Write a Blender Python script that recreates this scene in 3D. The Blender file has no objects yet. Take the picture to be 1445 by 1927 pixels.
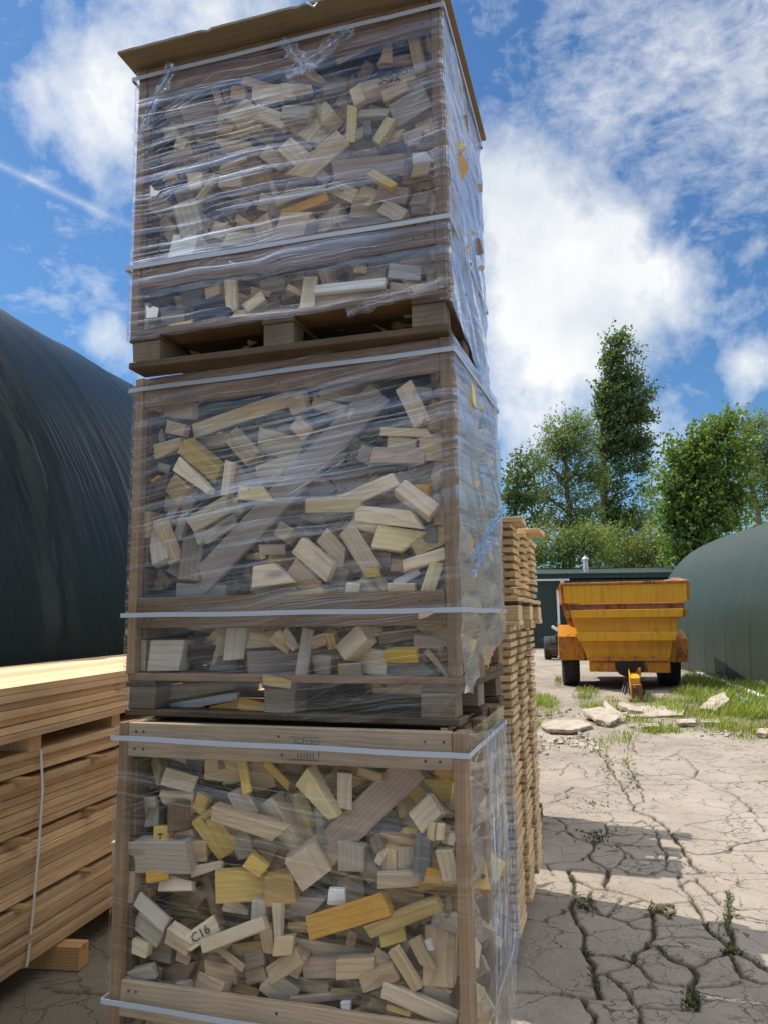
import bpy, bmesh, math, random, re
import numpy as np
from mathutils import Vector, Matrix, Euler

random.seed(7); np.random.seed(7)
R = math.radians
SC = bpy.context.scene
COL = SC.collection

# ------------------------------------------------------------------ camera
PITCH, ROLL, EYE, FOC = 0.1424, -0.0135, 1.514, 1410.85
CX, CY, HPX = 722.5, 963.5, 1927
fwd = Vector((0, math.cos(PITCH), math.sin(PITCH)))
up0 = Vector((0, -math.sin(PITCH), math.cos(PITCH)))
rt0 = Vector((1, 0, 0))
rt = rt0 * math.cos(ROLL) + up0 * math.sin(ROLL)
up = -rt0 * math.sin(ROLL) + up0 * math.cos(ROLL)
cam = bpy.data.cameras.new('camera')
cam.sensor_fit = 'VERTICAL'; cam.sensor_height = 36; cam.lens = FOC / HPX * 36
cam.clip_start = 0.05; cam.clip_end = 3000
camo = bpy.data.objects.new('camera', cam); COL.objects.link(camo)
M = Matrix.Identity(4)
for i in range(3):
    M[i][0], M[i][1], M[i][2] = rt[i], up[i], -fwd[i]
M.translation = (0, 0, EYE)
camo.matrix_world = M
SC.camera = camo
EYEV = Vector((0, 0, EYE))

def ray(px, py):
    return fwd + rt * ((px - CX) / FOC) - up * ((py - CY) / FOC)
def at(px, py, D):
    return EYEV + ray(px, py) * D
def ground(px, py, z=0.0):
    r = ray(px, py); return EYEV + r * ((z - EYE) / r.z)
def on_plane(px, py, p0, n):
    r = ray(px, py); return EYEV + r * ((p0 - EYEV).dot(n) / r.dot(n))

# ------------------------------------------------------------------ helpers
def tag(o, label=None, cat=None, group=None, kind=None):
    if label: o['label'] = label
    if cat: o['category'] = cat
    if group: o['group'] = group
    if kind: o['kind'] = kind
    return o
def empty(name, loc, rz=0.0):
    o = bpy.data.objects.new(name, None); COL.objects.link(o)
    o.location = loc; o.rotation_euler = (0, 0, rz); o.empty_display_size = 0.1
    return o
def thing(name, label, cat, loc, rz=0.0, group=None):
    return tag(empty(name, loc, rz), label, cat, group)
def link(name, me, parent=None):
    o = bpy.data.objects.new(name, me); COL.objects.link(o)
    if parent: o.parent = parent
    return o

class MB:
    """collects shapes, then builds ONE mesh object"""
    def __init__(s): s.v = []; s.f = []
    def add(s, vs, fs):
        n = len(s.v); s.v += [tuple(a) for a in vs]; s.f += [[n + i for i in f] for f in fs]; return s
    def box(s, c, d, rot=None, jit=0.0):
        x, y, z = d[0] / 2, d[1] / 2, d[2] / 2
        P = [Vector((a * x, b * y, e * z)) for a in (-1, 1) for b in (-1, 1) for e in (-1, 1)]
        if jit: P = [p + Vector([random.uniform(-jit, jit) for _ in range(3)]) for p in P]
        if rot is not None: P = [rot @ p for p in P]
        c = Vector(c)
        return s.add([p + c for p in P], [(0, 1, 3, 2), (4, 6, 7, 5), (0, 4, 5, 1), (2, 3, 7, 6), (0, 2, 6, 4), (1, 5, 7, 3)])
    def box2(s, a, b):
        return s.box([(a[i] + b[i]) / 2 for i in range(3)], [abs(b[i] - a[i]) for i in range(3)])
    def bar(s, p, q, w, h, upv=(0, 0, 1)):
        p, q = Vector(p), Vector(q); x = (q - p); L = x.length; x.normalize()
        y = Vector(upv).cross(x)
        if y.length < 1e-4: y = Vector((0, 1, 0)).cross(x)
        y.normalize(); z = x.cross(y)
        m = Matrix((x, y, z)).transposed()
        return s.box((p + q) / 2, (L, w, h), m)
    def tube(s, path, r, n=8, cap=True):
        P = [Vector(p) for p in path]; rs = r if isinstance(r, (list, tuple)) else [r] * len(P)
        base = len(s.v); prev = None
        for i, p in enumerate(P):
            t = (P[min(i + 1, len(P) - 1)] - P[max(i - 1, 0)])
            if t.length < 1e-9: t = Vector((0, 0, 1))
            t.normalize()
            a = prev if prev is not None else (Vector((0, 0, 1)) if abs(t.z) < .9 else Vector((1, 0, 0)))
            a = a - t * a.dot(t)
            if a.length < 1e-5: a = t.orthogonal()
            a.normalize(); prev = a; b = t.cross(a)
            for k in range(n):
                an = 2 * math.pi * k / n
                s.v.append(tuple(p + (a * math.cos(an) + b * math.sin(an)) * rs[i]))
        for i in range(len(P) - 1):
            for k in range(n):
                k2 = (k + 1) % n
                s.f.append([base + i * n + k, base + i * n + k2, base + (i + 1) * n + k2, base + (i + 1) * n + k])
        if cap:
            s.f.append([base + k for k in range(n)][::-1]); e = base + (len(P) - 1) * n
            s.f.append([e + k for k in range(n)])
        return s
    def lathe(s, prof, c, axis='x', n=28):
        """prof: list of (r, h) turned about an axis through c"""
        base = len(s.v); c = Vector(c)
        for r, h in prof:
            for k in range(n):
                an = 2 * math.pi * k / n; a, b = r * math.cos(an), r * math.sin(an)
                p = (h, a, b) if axis == 'x' else (a, h, b) if axis == 'y' else (a, b, h)
                s.v.append(tuple(c + Vector(p)))
        for i in range(len(prof) - 1):
            for k in range(n):
                k2 = (k + 1) % n
                s.f.append([base + i * n + k, base + i * n + k2, base + (i + 1) * n + k2, base + (i + 1) * n + k])
        return s
    def prism(s, poly, y0, y1):
        """poly of (x,z) extruded along y"""
        n = len(poly)
        vs = [(x, y0, z) for x, z in poly] + [(x, y1, z) for x, z in poly]
        fs = [list(range(n)), list(range(n, 2 * n))[::-1]] + [[i, n + i, n + (i + 1) % n, (i + 1) % n] for i in range(n)]
        return s.add(vs, fs)
    def build(s, name, mat, parent=None, bevel=0.0, smooth=False):
        me = bpy.data.meshes.new(name); me.from_pydata(s.v, [], s.f)
        bm = bmesh.new(); bm.from_mesh(me)
        bmesh.ops.recalc_face_normals(bm, faces=bm.faces)
        if bevel:
            bmesh.ops.bevel(bm, geom=list(bm.edges), offset=bevel, segments=1, affect='EDGES', profile=.5)
        bm.to_mesh(me); bm.free()
        if smooth:
            me.polygons.foreach_set('use_smooth', [True] * len(me.polygons))
        me.materials.append(mat)
        return link(name, me, parent)

def grid_mesh(name, P, mat, parent=None, uv=None, smooth=True, attrs=None, mask=None):
    """P: (n, m, 3) array"""
    n, m = P.shape[:2]
    idx = np.arange(n * m).reshape(n, m)
    q = np.stack([idx[:-1, :-1], idx[1:, :-1], idx[1:, 1:], idx[:-1, 1:]], -1)
    if mask is not None: q = q[mask]
    q = q.reshape(-1, 4)
    me = bpy.data.meshes.new(name)
    me.vertices.add(n * m); me.vertices.foreach_set('co', P.reshape(-1).astype(np.float32))
    me.loops.add(q.size); me.loops.foreach_set('vertex_index', q.reshape(-1).astype(np.int32))
    me.polygons.add(len(q)); me.polygons.foreach_set('loop_start', np.arange(0, q.size, 4, dtype=np.int32))
    me.polygons.foreach_set('loop_total', np.full(len(q), 4, dtype=np.int32))
    me.update(calc_edges=True)
    if uv is not None:
        l = me.uv_layers.new(name='UVMap'); l.data.foreach_set('uv', uv.reshape(-1, 2)[q.reshape(-1)].reshape(-1).astype(np.float32))
    for k, a in (attrs or {}).items():
        at_ = me.attributes.new(k, 'FLOAT', 'POINT'); at_.data.foreach_set('value', a.reshape(-1).astype(np.float32))
    me.polygons.foreach_set('use_smooth', [smooth] * len(q))
    me.materials.append(mat); me.validate()
    return link(name, me, parent)

# value noise in numpy (for real relief)
def vnoise(x, y, seed=0):
    def h(i, j):
        n = (i * 374761393 + j * 668265263 + seed * 1442695041) & 0x7fffffff
        n = ((n ^ (n >> 13)) * 1274126177) & 0x7fffffff
        return ((n ^ (n >> 16)) & 0xffff) / 65535.0
    xi, yi = np.floor(x).astype(np.int64), np.floor(y).astype(np.int64)
    fx, fy = x - xi, y - yi; fx = fx * fx * (3 - 2 * fx); fy = fy * fy * (3 - 2 * fy)
    return (h(xi, yi) * (1 - fx) + h(xi + 1, yi) * fx) * (1 - fy) + (h(xi, yi + 1) * (1 - fx) + h(xi + 1, yi + 1) * fx) * fy
def fbm(x, y, o=4, seed=0):
    r = 0; a = .5
    for k in range(o):
        r = r + a * vnoise(x * 2 ** k, y * 2 ** k, seed + k); a *= .5
    return r

# ------------------------------------------------------------------ materials
class NT:
    def __init__(s, name):
        s.m = bpy.data.materials.new(name); s.m.use_nodes = True
        s.t = s.m.node_tree; s.t.nodes.clear()
        s.out = s.n('ShaderNodeOutputMaterial')
    def n(s, kind, **kw):
        nd = s.t.nodes.new(kind)
        for k, v in kw.items():
            if isinstance(k, str) and hasattr(nd, k): setattr(nd, k, v)
        return nd
    def l(s, a, b): s.t.links.new(a, b)
    def set(s, sock, v):
        if hasattr(v, 'links') or isinstance(v, bpy.types.NodeSocket): s.l(v, sock)
        else: sock.default_value = v
    def math(s, op, a, b=None, c=None, clamp=False):
        nd = s.n('ShaderNodeMath', operation=op, use_clamp=clamp)
        for i, v in enumerate((a, b, c)):
            if v is not None: s.set(nd.inputs[i], v)
        return nd.outputs[0]
    def vmath(s, op, a, b=None, scale=None):
        nd = s.n('ShaderNodeVectorMath', operation=op)
        s.set(nd.inputs[0], a)
        if b is not None: s.set(nd.inputs[1], b)
        if scale is not None: s.set(nd.inputs['Scale'], scale)
        return nd.outputs['Value'] if op in ('DOT_PRODUCT', 'LENGTH', 'DISTANCE') else nd.outputs['Vector']
    def noise(s, vec, scale=5, detail=3, rough=.5, dist=0.0, out=0):
        nd = s.n('ShaderNodeTexNoise'); s.l(vec, nd.inputs['Vector'])
        nd.inputs['Scale'].default_value = scale; nd.inputs['Detail'].default_value = detail
        nd.inputs['Roughness'].default_value = rough; nd.inputs['Distortion'].default_value = dist
        return nd.outputs[out]
    def ramp(s, f, stops, interp='LINEAR'):
        nd = s.n('ShaderNodeValToRGB'); s.l(f, nd.inputs[0]); r = nd.color_ramp; r.interpolation = interp
        while len(r.elements) < len(stops): r.elements.new(.5)
        for e, (p, c) in zip(r.elements, stops):
            e.position = p; e.color = (c, c, c, 1) if isinstance(c, (int, float)) else (*c, 1)
        return nd.outputs[0]
    def mixc(s, f, a, b, blend='MIX'):
        nd = s.n('ShaderNodeMix', data_type='RGBA', blend_type=blend)
        s.set(nd.inputs[0], f)
        for sock, v in ((nd.inputs[6], a), (nd.inputs[7], b)):
            if isinstance(v, tuple): sock.default_value = (*v, 1) if len(v) == 3 else v
            else: s.l(v, sock)
        return nd.outputs[2]
    def scale(s, vec, sc):
        nd = s.n('ShaderNodeMapping'); s.l(vec, nd.inputs[0]); nd.inputs['Scale'].default_value = sc
        return nd.outputs[0]
    def bump(s, h, strength=.3, dist=.01, normal=None):
        nd = s.n('ShaderNodeBump'); s.l(h, nd.inputs['Height'])
        nd.inputs['Strength'].default_value = strength; nd.inputs['Distance'].default_value = dist
        if normal is not None: s.l(normal, nd.inputs['Normal'])
        return nd.outputs[0]
    def pbr(s, color, rough=.7, metal=0.0, normal=None, spec=.5, **kw):
        p = s.n('ShaderNodeBsdfPrincipled')
        if isinstance(color, tuple): p.inputs['Base Color'].default_value = (*color, 1)
        else: s.l(color, p.inputs['Base Color'])
        s.set(p.inputs['Roughness'], rough); p.inputs['Metallic'].default_value = metal
        p.inputs['Specular IOR Level'].default_value = spec
        if normal is not None: s.l(normal, p.inputs['Normal'])
        for k, v in kw.items(): p.inputs[k].default_value = v
        s.l(p.outputs[0], s.out.inputs[0]); return p
    def obj(s): return s.n('ShaderNodeTexCoord').outputs['Object']
    def gen(s): return s.n('ShaderNodeTexCoord').outputs['Generated']
    def pos(s): return s.n('ShaderNodeNewGeometry').outputs['Position']
    def rnd(s): return s.n('ShaderNodeObjectInfo').outputs['Random']
    def attr(s, name): return s.n('ShaderNodeAttribute', attribute_name=name).outputs['Fac']

def wood(name, c, dark=.55, ring=55.0, rough=.72, vary=.22, dirt=.25, axis='x', sheen=.25):
    """sawn softwood, grain along the object's own x axis, growth rings about a pith that differs from piece to piece"""
    t = NT(name); o = t.obj(); rn = t.rnd()
    if axis != 'x':
        m = t.n('ShaderNodeMapping'); t.l(o, m.inputs[0])
        m.inputs['Rotation'].default_value = (0, 0, R(90)) if axis == 'y' else (0, R(90), 0); o = m.outputs[0]
    off = t.n('ShaderNodeCombineXYZ')
    t.l(t.math('MULTIPLY', rn, 37.0), off.inputs[0])
    r2 = t.math('FRACT', t.math('MULTIPLY', rn, 91.7)); r3 = t.math('FRACT', t.math('MULTIPLY', rn, 413.3))
    t.l(t.math('MULTIPLY_ADD', r2, .22, -.11), off.inputs[1]); t.l(t.math('MULTIPLY_ADD', r3, .16, .03), off.inputs[2])
    v = t.vmath('ADD', o, off.outputs[0])
    wob = t.noise(t.scale(v, (1.2, 4, 4)), 2.0, 3)
    sv = t.scale(v, (.12, 1, 1))
    sv = t.vmath('ADD', sv, t.vmath('SCALE', t.n('ShaderNodeTexNoise').outputs[1], scale=0.0))
    sep = t.n('ShaderNodeSeparateXYZ'); t.l(v, sep.inputs[0])
    rad = t.math('SQRT', t.math('ADD', t.math('POWER', sep.outputs[1], 2), t.math('POWER', sep.outputs[2], 2)))
    rad = t.math('ADD', rad, t.math('MULTIPLY', wob, .035))
    rings = t.math('FRACT', t.math('MULTIPLY', rad, ring * 1.6))
    fine = t.noise(t.scale(v, (4, 90, 90)), 3.0, 4, .7)
    big = t.noise(v, 6.0, 3, .6)
    g = t.math('ADD', t.math('MULTIPLY', rings, .55), t.math('MULTIPLY', fine, .45))
    d = tuple(x * dark for x in c); li = tuple(min(1, x * 1.12) for x in c)
    col = t.ramp(g, [(.1, d), (.5, c), (.95, li)])
    col = t.mixc(t.math('MULTIPLY', t.ramp(big, [(.42, 0.), (.7, 1.)]), dirt), col, tuple(x * .45 for x in c))
    # knots
    vo = t.n('ShaderNodeTexVoronoi'); t.l(t.scale(v, (2.2, 7, 7)), vo.inputs['Vector']); vo.inputs['Scale'].default_value = 1.0
    kn = t.ramp(vo.outputs['Distance'], [(.05, 1.), (.13, 0.)])
    col = t.mixc(t.math('MULTIPLY', kn, .75), col, tuple(x * f for x, f in zip(c, (.38, .25, .17))))
    br = t.math('MULTIPLY_ADD', t.math('FRACT', t.math('MULTIPLY', rn, 17.31)), vary * 2, 1 - vary)
    col = t.mixc(1.0, col, t.vec3(br), 'MULTIPLY')
    t.pbr(col, rough, normal=t.bump(fine, .35, .004), spec=sheen)
    return t.m
def _vec3(s, f):
    c = s.n('ShaderNodeCombineColor')
    for i in range(3): s.l(f, c.inputs[i])
    return c.outputs[0]
NT.vec3 = _vec3

CLS = {  # offcut colours: linear base, the word used in labels
 'p': ((.69, .54, .355), 'pale cream'), 'w': ((.74, .71, .64), 'whitish'), 't': ((.56, .40, .225), 'tan'),
 'g': ((.46, .395, .305), 'grey'), 'G': ((.235, .225, .205), 'dark grey'), 'y': ((.66, .44, .115), 'golden yellow'),
 'Y': ((.76, .47, .035), 'bright yellow'), 'o': ((.58, .30, .045), 'deep orange'), 'O': ((.47, .29, .10), 'honey brown'),
 'b': ((.24, .15, .085), 'brown'), 'd': ((.085, .05, .032), 'dark chocolate brown'), 'k': ((.47, .345, .255), 'pinkish'),
 'q': ((.70, .56, .285), 'pale yellow'), 'z': ((.46, .31, .115), 'ochre'), 'x': ((.018, .017, .017), 'black'),
 'B': ((.255, .19, .13), 'mid brown'), 'K': ((.32, .25, .205), 'dusty mauve brown')}
WM = {k: wood('offcut wood ' + v[1], v[0], dark=.80 if k in 'yYoq' else .72, dirt=.35, vary=.26) for k, v in CLS.items()}
W_RAIL = wood('weathered crate board', (.235, .138, .070), .72, dirt=.5)
W_RAIL2 = wood('pale crate board', (.40, .29, .185), .75, dirt=.35)
W_POST = wood('crate post wood', (.27, .168, .088), .72, dirt=.5, axis='z')
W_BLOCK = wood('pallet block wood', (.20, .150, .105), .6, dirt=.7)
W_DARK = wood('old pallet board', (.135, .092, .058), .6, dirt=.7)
W_LUM = wood('fresh pine board', (.63, .425, .235), .80, ring=30, dirt=.25, vary=.20, axis='y')
W_STICK = wood('sticker wood', (.44, .27, .12), .6, dirt=.3)
W_PILE = wood('sawn board in pile', (.62, .43, .23), .68, ring=50, dirt=.18, vary=.18)
W_LID = wood('lid panel', (.205, .165, .108), .85, ring=30, dirt=.3)
# ------------------------------------------------------------------ crates
# x, y of the front corner by the tunnel, yaw, width, depth, bottom, top, which one
CRATES = {'bottom': (-.883, 2.546, -.298, 1.153, .70, 0.0, 1.192),
          'middle': (-.911, 2.678, -.330, 1.191, .75, 1.195, 2.409),
          'top': (-.906, 2.580, -.285, 1.163, .775, 2.412, 3.593)}

def film_mat(name, haze, streak, gloss, slant):
    """stretch film: clear, glossy, with fine pulled lines and milky folds"""
    t = NT(name); uv = t.n('ShaderNodeTexCoord').outputs['UV']
    big = t.noise(t.scale(uv, (1.3, 1.9, 1)), 1.0, 3, .55)
    warp = t.noise(uv, 2.2, 2, .5)
    sep = t.n('ShaderNodeSeparateXYZ'); t.l(uv, sep.inputs[0])
    tilt = t.math('MULTIPLY_ADD', warp, .13, -.065)
    v = t.math('ADD', t.math('ADD', sep.outputs[1], t.math('MULTIPLY', sep.outputs[0], slant)), t.math('MULTIPLY', tilt, .55))
    cb = t.n('ShaderNodeCombineXYZ'); t.l(sep.outputs[0], cb.inputs[0]); t.l(v, cb.inputs[1])
    st = t.noise(t.scale(cb.outputs[0], (.8, 150, 1)), 1.0, 3, .62)
    st2 = t.noise(t.scale(cb.outputs[0], (2.2, 330, 1)), 1.0, 2, .5)
    crs = t.noise(t.scale(cb.outputs[0], (.5, 24, 1)), 1.0, 4, .6)
    lay = t.attr('layers')          # film layers, raised on the side faces as a painted sky sheen
    patch = t.math('MULTIPLY', t.ramp(big, [(.34, .25), (.62, 1.)]), lay)
    lines = t.ramp(st, [(.575, 0.), (.655, 1.)])
    lines2 = t.ramp(st2, [(.60, 0.), (.68, 1.)])
    milky = t.ramp(crs, [(.50, 0.), (.63, 1.)])
    # a second pull of the film, at another slant
    cb2 = t.n('ShaderNodeCombineXYZ'); t.l(sep.outputs[0], cb2.inputs[0]); t.l(t.math('ADD', v, t.math('MULTIPLY', sep.outputs[0], -.42)), cb2.inputs[1])
    st3 = t.noise(t.scale(cb2.outputs[0], (1.0, 110, 1)), 1.0, 3, .6)
    where = t.ramp(t.noise(t.vmath('ADD', uv, (7.3, 2.1, 0)), 2.6, 2), [(.50, 0.), (.60, 1.)])
    pull = t.math('MULTIPLY', t.ramp(st3, [(.58, 0.), (.66, 1.)]), where)
    lines = t.math('MAXIMUM', lines, pull)
    a = t.math('MULTIPLY', lines, t.math('MULTIPLY_ADD', patch, .62 * streak, .09 * streak))
    a = t.math('ADD', a, t.math('MULTIPLY', lines2, t.math('MULTIPLY_ADD', lay, .17 * streak, .03 * streak)))
    a = t.math('ADD', a, t.math('MULTIPLY', t.math('MULTIPLY', milky, patch), haze))
    a = t.math('ADD', a, t.math('MULTIPLY', t.math('MAXIMUM', t.math('SUBTRACT', lay, 1.25), 0.0), t.math('MULTIPLY_ADD', crs, 1.6, .1)), clamp=True)  # white veil on side faces, standing in for reflected sky
    h = t.math('ADD', t.math('MULTIPLY', st, .10), t.math('ADD', t.math('MULTIPLY', crs, .55), t.math('MULTIPLY', st2, .02)))
    nrm = t.bump(h, 1.0, .012)
    smooth_n = t.bump(crs, .35, .008)
    tr = t.n('ShaderNodeBsdfTransparent'); tr.inputs[0].default_value = (.965, .97, .975, 1)
    df = t.n('ShaderNodeBsdfDiffuse'); df.inputs[0].default_value = (.80, .82, .85, 1)
    tl = t.n('ShaderNodeBsdfTranslucent'); tl.inputs[0].default_value = (.78, .80, .83, 1)
    gl = t.n('ShaderNodeBsdfGlossy'); gl.inputs['Roughness'].default_value = .06; gl.inputs[0].default_value = (.95, .96, 1, 1)
    t.l(nrm, gl.inputs['Normal'])
    m1 = t.n('ShaderNodeMixShader'); m1.inputs[0].default_value = .45; t.l(df.outputs[0], m1.inputs[1]); t.l(tl.outputs[0], m1.inputs[2])
    m2 = t.n('ShaderNodeMixShader'); t.l(a, m2.inputs[0]); t.l(tr.outputs[0], m2.inputs[1]); t.l(m1.outputs[0], m2.inputs[2])
    geo = t.n('ShaderNodeNewGeometry'); cosv = t.math('ABSOLUTE', t.vmath('DOT_PRODUCT', geo.outputs['Incoming'], smooth_n), clamp=True)
    frs = t.math('MULTIPLY_ADD', t.math('POWER', t.math('SUBTRACT', 1.0, cosv), 5), .92, .04)
    glint = t.math('MULTIPLY', t.math('MAXIMUM', lines, t.math('MULTIPLY', milky, .9)), t.math('MULTIPLY_ADD', patch, .34, .04))
    fac = t.math('ADD', t.math('MULTIPLY', frs, gloss), t.math('MULTIPLY', glint, gloss), clamp=True)
    m3 = t.n('ShaderNodeMixShader'); t.l(fac, m3.inputs[0]); t.l(m2.outputs[0], m3.inputs[1]); t.l(gl.outputs[0], m3.inputs[2])
    t.l(m3.outputs[0], t.out.inputs[0])
    return t.m
FILM = {'top': film_mat('stretch film tightly layered', .22, .54, 1.2, -.02),
        'middle': film_mat('stretch film pulled slantwise', .27, .62, .82, -.10),
        'bottom': film_mat('stretch film thin', .12, .42, .62, .10)}
FOLD = film_mat('gathered film', .45, .7, 1.6, .05)
t_ = NT('packing strap'); t_.pbr((.40, .43, .48), .35, normal=t_.bump(t_.noise(t_.scale(t_.gen(), (60, 60, 8)), 6, 2), .25, .003)); STRAP = t_.m
t_ = NT('black ink'); t_.pbr((.035, .032, .03), .8); INK = t_.m
t_ = NT('nail steel'); t_.pbr((.06, .05, .045), .55, .6); NAIL = t_.m

def text_mesh(name, body, size, parent, loc, rot, mat=None):
    cu = bpy.data.curves.new(name, 'FONT'); cu.body = body; cu.size = size; cu.align_x = 'CENTER'; cu.align_y = 'CENTER'
    cu.extrude = .0004
    tmp = bpy.data.objects.new(name, cu); COL.objects.link(tmp)
    dg = bpy.context.evaluated_depsgraph_get()
    me = bpy.data.meshes.new_from_object(tmp.evaluated_get(dg))
    bpy.data.objects.remove(tmp); bpy.data.curves.remove(cu)
    me.materials.clear(); me.materials.append(mat or INK)
    o = link(name, me, parent); o.location = loc; o.rotation_euler = rot
    return o

def crate_frame(k):
    x, y, t, w, d, zb, zt = CRATES[k]
    return Matrix.Translation((x, y, zb)) @ Matrix.Rotation(t, 4, 'Z')

def plank(name, a, b, mat, parent, bev=.003, jit=.0025):
    """a board between two corners, origin at its middle so that its grain is its own"""
    c = [(a[i] + b[i]) / 2 for i in range(3)]
    o = MB().box((0, 0, 0), [abs(b[i] - a[i]) for i in range(3)], jit=jit).build(name, mat, parent, bevel=bev)
    o.location = c; return o

def film_sheet(k, root):
    w, d, H = CRATES[k][3], CRATES[k][4], CRATES[k][6] - CRATES[k][5]
    o = .012; r = .018
    # outline seen from above, from the front corner by the tunnel, front first
    pts = []
    corners = [(-o, -o, 0), (w + o, -o, 90), (w + o, d + o, 180), (-o, d + o, 270)]
    def arc(cx, cy, a0):
        return [(cx + r * math.cos(R(a)), cy + r * math.sin(R(a))) for a in np.linspace(a0, a0 + 90, 5)]
    ring = arc(-o + r, -o + r, 180) + arc(w + o - r, -o + r, 270) + arc(w + o - r, d + o - r, 0) + arc(-o + r, d + o - r, 90)
    ring.append(ring[0])
    dense = []
    for a, b in zip(ring[:-1], ring[1:]):
        L = math.hypot(b[0] - a[0], b[1] - a[1]); n = max(1, int(L / .012))
        for i in range(n): dense.append((a[0] + (b[0] - a[0]) * i / n, a[1] + (b[1] - a[1]) * i / n))
    dense.append(ring[0])
    Q = np.array(dense); S = np.concatenate([[0], np.cumsum(np.hypot(*(Q[1:] - Q[:-1]).T))])
    tan = np.gradient(Q, axis=0); tan /= np.linalg.norm(tan, axis=1)[:, None]
    nrm = np.stack([tan[:, 1], -tan[:, 0]], 1)
    nv = 96
    fx = np.clip(Q[:, 0] / w, 0, 1); fy = np.clip(Q[:, 1] / d, 0, 1)
    side = np.clip((Q[:, 0] - (w - .05)) / .05, 0, 1)
    seed = {'top': 3, 'middle': 11, 'bottom': 23}[k]
    jag = (fbm(S * 9, S * 0, 3, seed) - .45) * .03
    if k == 'top': bot = .105 + .012 * fx - .02 * side + .26 * side * 0 + jag * .5; bot = bot - .10 * side * np.clip(fy, 0, 1) ** .7
    elif k == 'middle': bot = .028 + .02 * np.sin(fx * 7) + side * (.05 + .20 * np.clip(fy - .15, 0, 1) ** 1.0) + jag
    else: bot = .02 + jag * .5 + 0 * fx
    top = H + .002 + 0 * bot
    if k == 'middle': top = top + jag * .3
    v = np.linspace(0, 1, nv)[None, :]
    Z = bot[:, None] * (1 - v) + top[:, None] * v
    s2, z2 = np.broadcast_to(S[:, None], Z.shape), Z
    # pulled ridges and the sag of the film over the open bays
    sag = np.where((z2 > .14) & (z2 < .29), 1, 0) + np.where((z2 > .42) & (z2 < 1.06), 1, 0)
    edge = np.minimum(1, np.minimum(fx, 1 - fx)[:, None] * 8) * (1 - side[:, None])
    bay = np.clip(np.minimum(np.abs(z2 - .29), np.abs(z2 - .42)) / .1, 0, 1)
    disp = (fbm(s2 * 1.6 + z2 * 3, (z2 + s2 * .08) * 22, 4, seed) - .47) * .006
    disp += (fbm(s2 * 2.5, z2 * 5, 3, seed + 9) - .47) * .009 * sag * edge - .004 * sag * edge * bay
    disp = disp + side[:, None] * (fbm(s2 * 3, (z2 + s2 * .6) * 8, 4, seed + 2) - .4) * .026 * (1 if k != 'bottom' else 1.3)
    disp = np.maximum(disp, -.006)
    fade = np.clip((1 - v) * 12, 0, 1)
    disp = disp * fade
    X = Q[:, 0][:, None] + nrm[:, 0][:, None] * disp; Y = Q[:, 1][:, None] + nrm[:, 1][:, None] * disp
    P = np.stack([X, Y, Z], -1)
    uv = np.stack([s2, z2], -1)
    fu, fz = (fx * w)[:, None] + 0 * z2, z2
    def gs(cu, cz, ru, rz, tilt=0.0):
        a, b = (fu - cu), (fz - cz) - tilt * (fu - cu); return np.exp(-(a / ru) ** 2 - (b / rz) ** 2)
    fr = (Q[:, 1] < .0)[:, None] * 1.0
    if k == 'middle': lay = .22 + fr * (1.0 * gs(.78, .86, .40, .16, .12) + .8 * gs(.42, .74, .30, .12, .45) + .55 * gs(.75, .55, .25, .10) - .2 * gs(.1, .45, .25, .4))
    elif k == 'top': lay = .55 + fr * (.5 * gs(.35, .72, .35, .20, .25) + .4 * gs(.3, .42, .4, .1) + .3 * gs(.8, .5, .3, .15) - .35 * gs(.8, .85, .25, .2) - .3 * gs(.6, .22, .3, .08))
    else: lay = .16 + fr * (.75 * gs(.62, .93, .45, .10, -.06) + .5 * gs(.75, .75, .25, .10) + .3 * gs(.9, .2, .3, .2))
    lay = lay + (1 - fr) * (.7 if k != 'bottom' else .5) + side[:, None] * (1 - fr) * (.75 if k != 'bottom' else .55)  # side face whitened as if it mirrored bright sky
    return grid_mesh('stretch_film', P, FILM[k], root, uv=uv, attrs={'layers': np.clip(lay, 0, 1.75)})

def ribbon(name, path, wid, mat, parent, seed=0, fray=.25):
    """a gathered strip of film along a path, in the wall's plane (local x, z), slightly crumpled"""
    n = 40; m = 9; P = np.zeros((n, m, 3)); pts = [Vector(p) for p in path]
    seg = np.linspace(0, len(pts) - 1, n)
    for i, s in enumerate(seg):
        a = min(int(s), len(pts) - 2); p = pts[a].lerp(pts[a + 1], s - a); tg = (pts[a + 1] - pts[a]).normalized()
        sd = Vector((-tg.z, 0, tg.x)) if abs(tg.y) < .5 else Vector((0, -tg.z, tg.y))
        ou = tg.cross(sd); W = wid * (1 + fray * math.sin(i * .7 + seed))
        for j in range(m):
            q = p + sd * ((j / (m - 1) - .5) * W) + ou * (.006 * math.sin(j * 2.3 + i * .35 + seed) + .004 * random.uniform(-1, 1))
            P[i, j] = q
    uv = np.stack(np.meshgrid(np.linspace(0, .12, m), np.linspace(0, .8, n)), -1)
    return grid_mesh(name, P, mat, parent, uv=uv[..., ::-1], attrs={'layers': np.full((n, m), .8)})

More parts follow.
